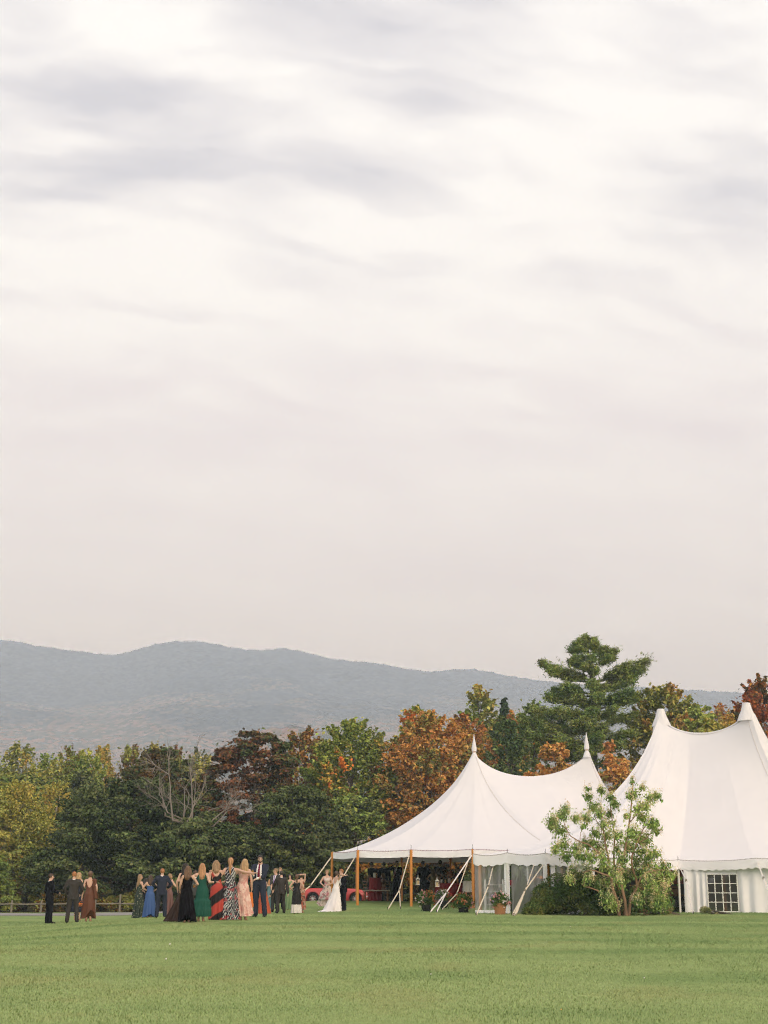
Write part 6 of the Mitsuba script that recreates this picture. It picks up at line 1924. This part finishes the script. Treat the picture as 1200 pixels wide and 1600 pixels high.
def chair(label, px, y, rz, m_, cover=None, seat_h=0.45, group=None, name='chair'):
    key = numbered(name)
    c = P(px, 1383, y)
    g = float(G(c[0], y))
    R = np.array([[math.cos(rz), -math.sin(rz), 0], [math.sin(rz), math.cos(rz), 0], [0, 0, 1]])

    def put(part, mesh, b, sm=30):
        v, f = mesh
        scene[numbered(f'{key}__{part}')] = mikit.ply((v @ R.T + [c[0], y, g], f), b, smooth=sm)
    for x in (-0.18, 0.18):
        for yy in (-0.18, 0.18):
            put('leg', tube([[x * 1.05, yy * 1.05, -0.02], [x, yy, seat_h]], 0.018, 6), m_)
        put('back_post', tube([[x, -0.19, seat_h], [x * 0.95, -0.25, 0.92]], 0.016, 6), m_)
    put('seat', box(0, 0, seat_h + 0.015, 0.42, 0.42, 0.035, 0, 0.012), m_)
    for z in (0.60, 0.74, 0.88):
        put('back_rail', box(0, -0.21 - (z - 0.5) * 0.1, z, 0.36, 0.018, 0.045, 0, 0.006), m_)
    if cover:
        v, f = drape((-0.24, -0.30), (0.24, -0.30), 0.95, 0.50, 0.02, 2.5, 3, nu=24)
        v2, f2 = drape((-0.24, -0.20), (0.24, -0.20), 0.95, 0.47, 0.012, 2.0, 4, nu=24)
        v2[:, 1] += 0.02
        top_ = box(0, -0.245, 0.955, 0.49, 0.10, 0.014, 0, 0.005)
        put('draped_cloth', cat_mesh([(v, f), (v2, f2), top_]), cover, 40)
    lab(key, label, 'chair', group)


chair('chair draped with a white cloth beside the red clothed table', 729, 63.2, 0.3, 'table_wood', 'white_cloth')
chair('wooden chair in shade left of the red clothed table', 683, 65.0, -0.6, 'table_wood')
for q, text in ((seat_a, 'dark chair under the seated woman in floral dress'), (seat_b, 'dark chair under the seated woman with the white cloth')):
    chair(text, 600 + (q.p[0] / P(601, 1383, q.p[1])[0]) if abs(P(601, 1383, q.p[1])[0]) > 1e-9 else 600, q.p[1] - 0.0, q.yaw, 'table_wood', seat_h=0.40)
key = numbered('wooden_bench')
c = P(588, 1383, 66.3)
g = float(G(c[0], 66.3))
scene[key + '__seat'] = mikit.ply(box(c[0], 66.3, g + 0.46, 1.25, 0.32, 0.05, 0.05, 0.012), 'pale_bark')
for x in (-0.5, 0.5):
    scene[numbered(key + '__leg')] = mikit.ply(box(c[0] + x, 66.3, g + 0.21, 0.06, 0.28, 0.46, 0.05, 0.01), 'table_wood')
lab(key, 'pale topped wooden bench in front of the tall dark red table', 'bench')


def lantern(label, px, py, y, hook=True):
    """A small candle lantern hung from an iron hook stand."""
    key = numbered('lantern')
    c = P(px, py, y)
    g = float(G(c[0], y))
    w, h = 0.075, 0.24
    fr = [box(c[0] + sx * w, y + sy * w, c[2], 0.014, 0.014, h) for sx in (-1, 1) for sy in (-1, 1)] + [box(c[0], y, c[2] - h / 2, 2 * w + 0.03, 2 * w + 0.03, 0.02), box(c[0], y, c[2] + h / 2, 2 * w + 0.03, 2 * w + 0.03, 0.02)]
    fr.append(lathe([(0.08, 0), (0.03, 0.06), (0.012, 0.09)], 8, (c[0], y, c[2] + h / 2 + 0.01)))
    fr.append(tube([[c[0] + 0.035 * math.cos(t), y, c[2] + h / 2 + 0.125 + 0.035 * math.sin(t)] for t in np.linspace(0, 2 * math.pi, 13)], 0.005, 5))
    scene[key + '__frame'] = mikit.ply(cat_mesh(fr), 'white_paint', smooth=30)
    scene[key + '__candle'] = mikit.ply(lathe([(0.05, -h / 2 + 0.01), (0.05, 0.06)], 14, c), flat(0.75, 0.58, 0.36, 0.6), smooth=30)
    lab(key, label, 'lantern')
    hk = numbered('hook_stand')
    x = c[0] + 0.16
    t = c[2] + 0.30
    pts = [[x, y, g - 0.05], [x, y, t + 0.10]] + [[x - 0.08 + 0.08 * math.cos(a), y, t + 0.10 + 0.08 * math.sin(a)] for a in np.linspace(0.4, math.pi, 8)] + [[c[0], y, t - 0.03]]
    scene[hk] = mikit.ply(tube(pts, 0.010, 6), 'black_iron', smooth=True)
    lab(hk, label.replace('white framed candle lantern', 'thin black iron hook stand holding the lantern'), 'stand')


lantern('white framed candle lantern right of the second orange pole', 653, 1378, 62.6)
lantern('white framed candle lantern above the lilac flower urn', 683, 1381, 62.0)

# things seen through the clear walls of the pole tent
key = numbered('bar_shelf')
c = P(772, 1383, 57.6)
g = float(G(c[0], 57.6))
for x in (-0.35, 0.35):
    scene[numbered(key + '__post')] = mikit.ply(box(c[0] + x, 57.6, g + 0.6, 0.05, 0.35, 1.2), 'white_paint')
for z in (0.25, 0.5, 0.75, 1.0):
    scene[numbered(key + '__shelf')] = mikit.ply(box(c[0], 57.6, g + z, 0.66, 0.34, 0.03), 'white_paint')
lab(key, 'white slatted shelf stand behind the left clear vinyl wall', 'shelf')
key = numbered('serving_table')
c = P(808, 1383, 60.0)
g = float(G(c[0], 60.0))
scene[key + '__top'] = mikit.ply(box(c[0], 60.0, g + 0.92, 1.5, 0.6, 0.05, 0, 0.01), 'pale_bark')
for x in (-0.65, 0.65):
    for yy in (-0.22, 0.22):
        scene[numbered(key + '__leg')] = mikit.ply(box(c[0] + x, 60 + yy, g + 0.45, 0.05, 0.05, 0.9), 'table_wood')
lab(key, 'high serving table seen through the clear walls', 'table')
key = numbered('storage_tub')
scene[key] = mikit.ply(box(c[0] - 0.35, 60.0, g + 1.06, 0.34, 0.30, 0.22, 0.2, 0.03), 'red_cloth')
lab(key, 'red tub standing on the high serving table', 'tub')
# folding table with crossed legs, red crate, in the gap beside the white wall
key = numbered('folding_table')
y = 61.6
c = P(1049, 1383, y)
g = float(G(c[0], y))
scene[key + '__top'] = mikit.ply(box(c[0], y, g + 0.66, 1.1, 0.5, 0.04, 0, 0.01), 'table_wood')
for yy in (-0.2, 0.2):
    for sx in (-1, 1):
        scene[numbered(key + '__cross_leg')] = mikit.ply(strap([c[0] + 0.3 + sx * 0.24, y + yy, g - 0.02], [c[0] + 0.3 - sx * 0.24, y + yy + 0.01, g + 0.64], 0.04, 0.03), 'black_iron')
        scene[numbered(key + '__cross_leg')] = mikit.ply(strap([c[0] - 0.3 + sx * 0.24, y + yy, g - 0.02], [c[0] - 0.3 - sx * 0.24, y + yy + 0.01, g + 0.64], 0.04, 0.03), 'black_iron')
lab(key, 'brown folding table with crossed black legs beside the white wall', 'table')
key = numbered('crate')
scene[key + '__body'] = mikit.ply(box(c[0] + 0.05, y, g + 0.86, 0.5, 0.4, 0.34, 0.1, 0.02), 'table_wood')
scene[key + '__handle'] = mikit.ply(tube([[c[0] - 0.08, y - 0.21, g + 0.93], [c[0] + 0.05, y - 0.24, g + 0.93], [c[0] + 0.18, y - 0.21, g + 0.93]], 0.012, 5), 'black_iron')
lab(key, 'brown crate on the folding table beside the white wall', 'crate')
key = numbered('red_curtain')
q0, q1 = P(1040, 1383, 63.0), P(1068, 1383, 63.2)
scene[key] = mikit.ply(drape(q0, q1, 1.95, 1.05, 0.05, 3, 31), mat('coral_cloth', flat(0.42, 0.08, 0.06, 0.85)), smooth=True)
lab(key, 'coral red cloth hanging in the gap beside the white wall', 'curtain')
# a dim back wall of cloth closes the far side of the pole tent
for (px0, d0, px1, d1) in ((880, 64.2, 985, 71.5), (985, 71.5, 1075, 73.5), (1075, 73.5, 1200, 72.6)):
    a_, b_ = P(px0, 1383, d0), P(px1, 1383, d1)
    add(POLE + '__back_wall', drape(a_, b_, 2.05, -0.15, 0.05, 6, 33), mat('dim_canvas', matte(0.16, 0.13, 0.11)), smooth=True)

# ---------------------------------------------------------------- the rail fence along the road
key = numbered('rail_fence')
posts = [(-30, 80.5), (20, 80.6), (66, 80.8), (112, 81.0), (150, 81.1), (188.5, 81.2), (229, 81.3), (268, 81.4), (310, 81.5), (352, 81.7)]
heads = []
for px, y in posts:
    c = P(px, 1383, y)
    g = float(G(c[0], y))
    hgt = 0.66 if px != 188.5 else 0.95
    scene[numbered(key + '__post')] = mikit.ply(tube([[c[0], y, g - 0.1], [c[0] + 0.02, y, g + hgt]], [0.06, 0.055], 7), 'grey_wood', smooth=40)
    heads.append(np.array([c[0], y, g]))
for a_, b_ in zip(heads[:-1], heads[1:]):
    for z in (0.46,):
        m_ = (a_ + b_) / 2 + [0, -0.06, z - 0.015]
        scene[numbered(key + '__rail')] = mikit.ply(tube([a_ + [-0.06, -0.06, z], m_, b_ + [0.06, -0.06, z + 0.01]], 0.038, 6), 'grey_wood', smooth=40)
lab(key, 'low weathered wooden rail fence along the far side of the road', 'fence')

# ---------------------------------------------------------------- grass blades, clover heads


def grass():
    rng = rng_of(11)
    n = 300000
    # about as many per pixel near as far: density falls off with distance
    y = np.exp(rng.uniform(np.log(10.8), np.log(60.0), n))
    x = rng.uniform(-0.31, 0.31, n) * y
    z = G(x, y)
    h = rng.uniform(0.010, 0.025, n) * (0.7 + 0.7 * meshkit.fbm(np.stack([x * 0.8, y * 0.4, x * 0], 1), 3, 3)) * (1 + 0.006 * y)
    w = (0.0022 + 0.00020 * y) * rng.uniform(0.7, 1.4, n)
    a = rng.uniform(0, 2 * np.pi, n)
    lean = rng.uniform(0.1, 0.9, n)[:, None] * h[:, None]
    dirn = np.stack([np.cos(a), np.sin(a)], 1)
    side = np.stack([-np.sin(a), np.cos(a)], 1) * 0.4 + [0.8, 0]
    b = np.stack([x, y], 1)
    v0 = np.column_stack([b - side * w[:, None], z - 0.004])
    v1 = np.column_stack([b + side * w[:, None], z - 0.004])
    v2 = np.column_stack([b + dirn * lean, z + h])
    v = np.stack([v0, v1, v2], 1).reshape(-1, 3)
    f = np.arange(3 * n).reshape(-1, 3)

    def nf(u, q, r, octaves):                  # the same noise as the turf below, so that blades and turf share their patches
        o = 1000000
        return sum(0.5 ** (k + 1) * meshkit.noise(np.stack([u * 2 ** k + o, q * 2 ** k + o, u * 0 + r * 2 ** k + 17 * k + o], 1)) for k in range(octaves)) / (1 - 0.5 ** octaves)
    m = sstep(0.30, 0.70, 0.3 * nf(x * 0.20, y * 0.16, 3.0, 4) + 0.25 * nf(x * 1.1 + 7, y * 0.7, 1.0, 4) + 0.45 * nf(x * 0.03 + 3, y * 0.62 + 0.05 * x, 7.0, 2))[:, None]
    c = np.array([0.200, 0.280, 0.106]) * (1 - m) + np.array([0.292, 0.362, 0.148]) * m
    k = sstep(0.58, 0.80, nf(x * 0.6 + 30, y * 0.5, 4.0, 4))[:, None] * 0.55
    c = c * (1 - k) + np.array([0.31, 0.325, 0.135]) * k
    c = c * rng.uniform(0.88, 1.14, (n, 1)) * (1 + rng.normal(0, 0.03, (n, 3)))
    nr = np.repeat(unit(np.column_stack([dirn * 0.3, np.ones(n)])), 3, 0)
    path = meshkit.write_ply((v, f), False, None, np.repeat(c, 3, 0), normals=nr)
    scene['grass'] = {'type': 'ply', 'filename': path, 'face_normals': False, 'bsdf': {'type': 'ref', 'id': 'foliage'}}
    lab('grass', 'short green mown grass of the lawn', 'grass', kind='stuff')


grass()
for k, (px, py, text) in enumerate([(265, 1481, 'white fluffy clover head on the lawn below the row of women'), (259, 1505, 'white fluffy seed head on the lawn, lower of the two at left'), (891, 1453, 'small white flower on the lawn below the evergreen shrub'),
                                    (673, 1530, 'pale seed head on the lower middle lawn'), (1007, 1536, 'pale seed head on the lower right lawn'), (877, 1588, 'yellow flower at the bottom edge of the lawn')]):
    p = ground_at(px, py, 9.5)
    key = numbered('lawn_flower')
    col = 'white_cloth' if k < 5 else 'gold_wine'
    r = 0.014 if k in (0, 1) else 0.008
    scene[key + '__head'] = mikit.ply(hull((p + [0, 0, 0.065], np.array([r, r, r * 0.8])), (p + [0.004, 0, 0.07], r * 0.7)), col, smooth=True)
    scene[key + '__stem'] = mikit.ply(tube([p + [0.004, 0, -0.01], p + [0, 0, 0.06]], 0.0025, 5), mat('stem_green', matte(0.12, 0.2, 0.06)), smooth=True)
    lab(key, text, 'flower')
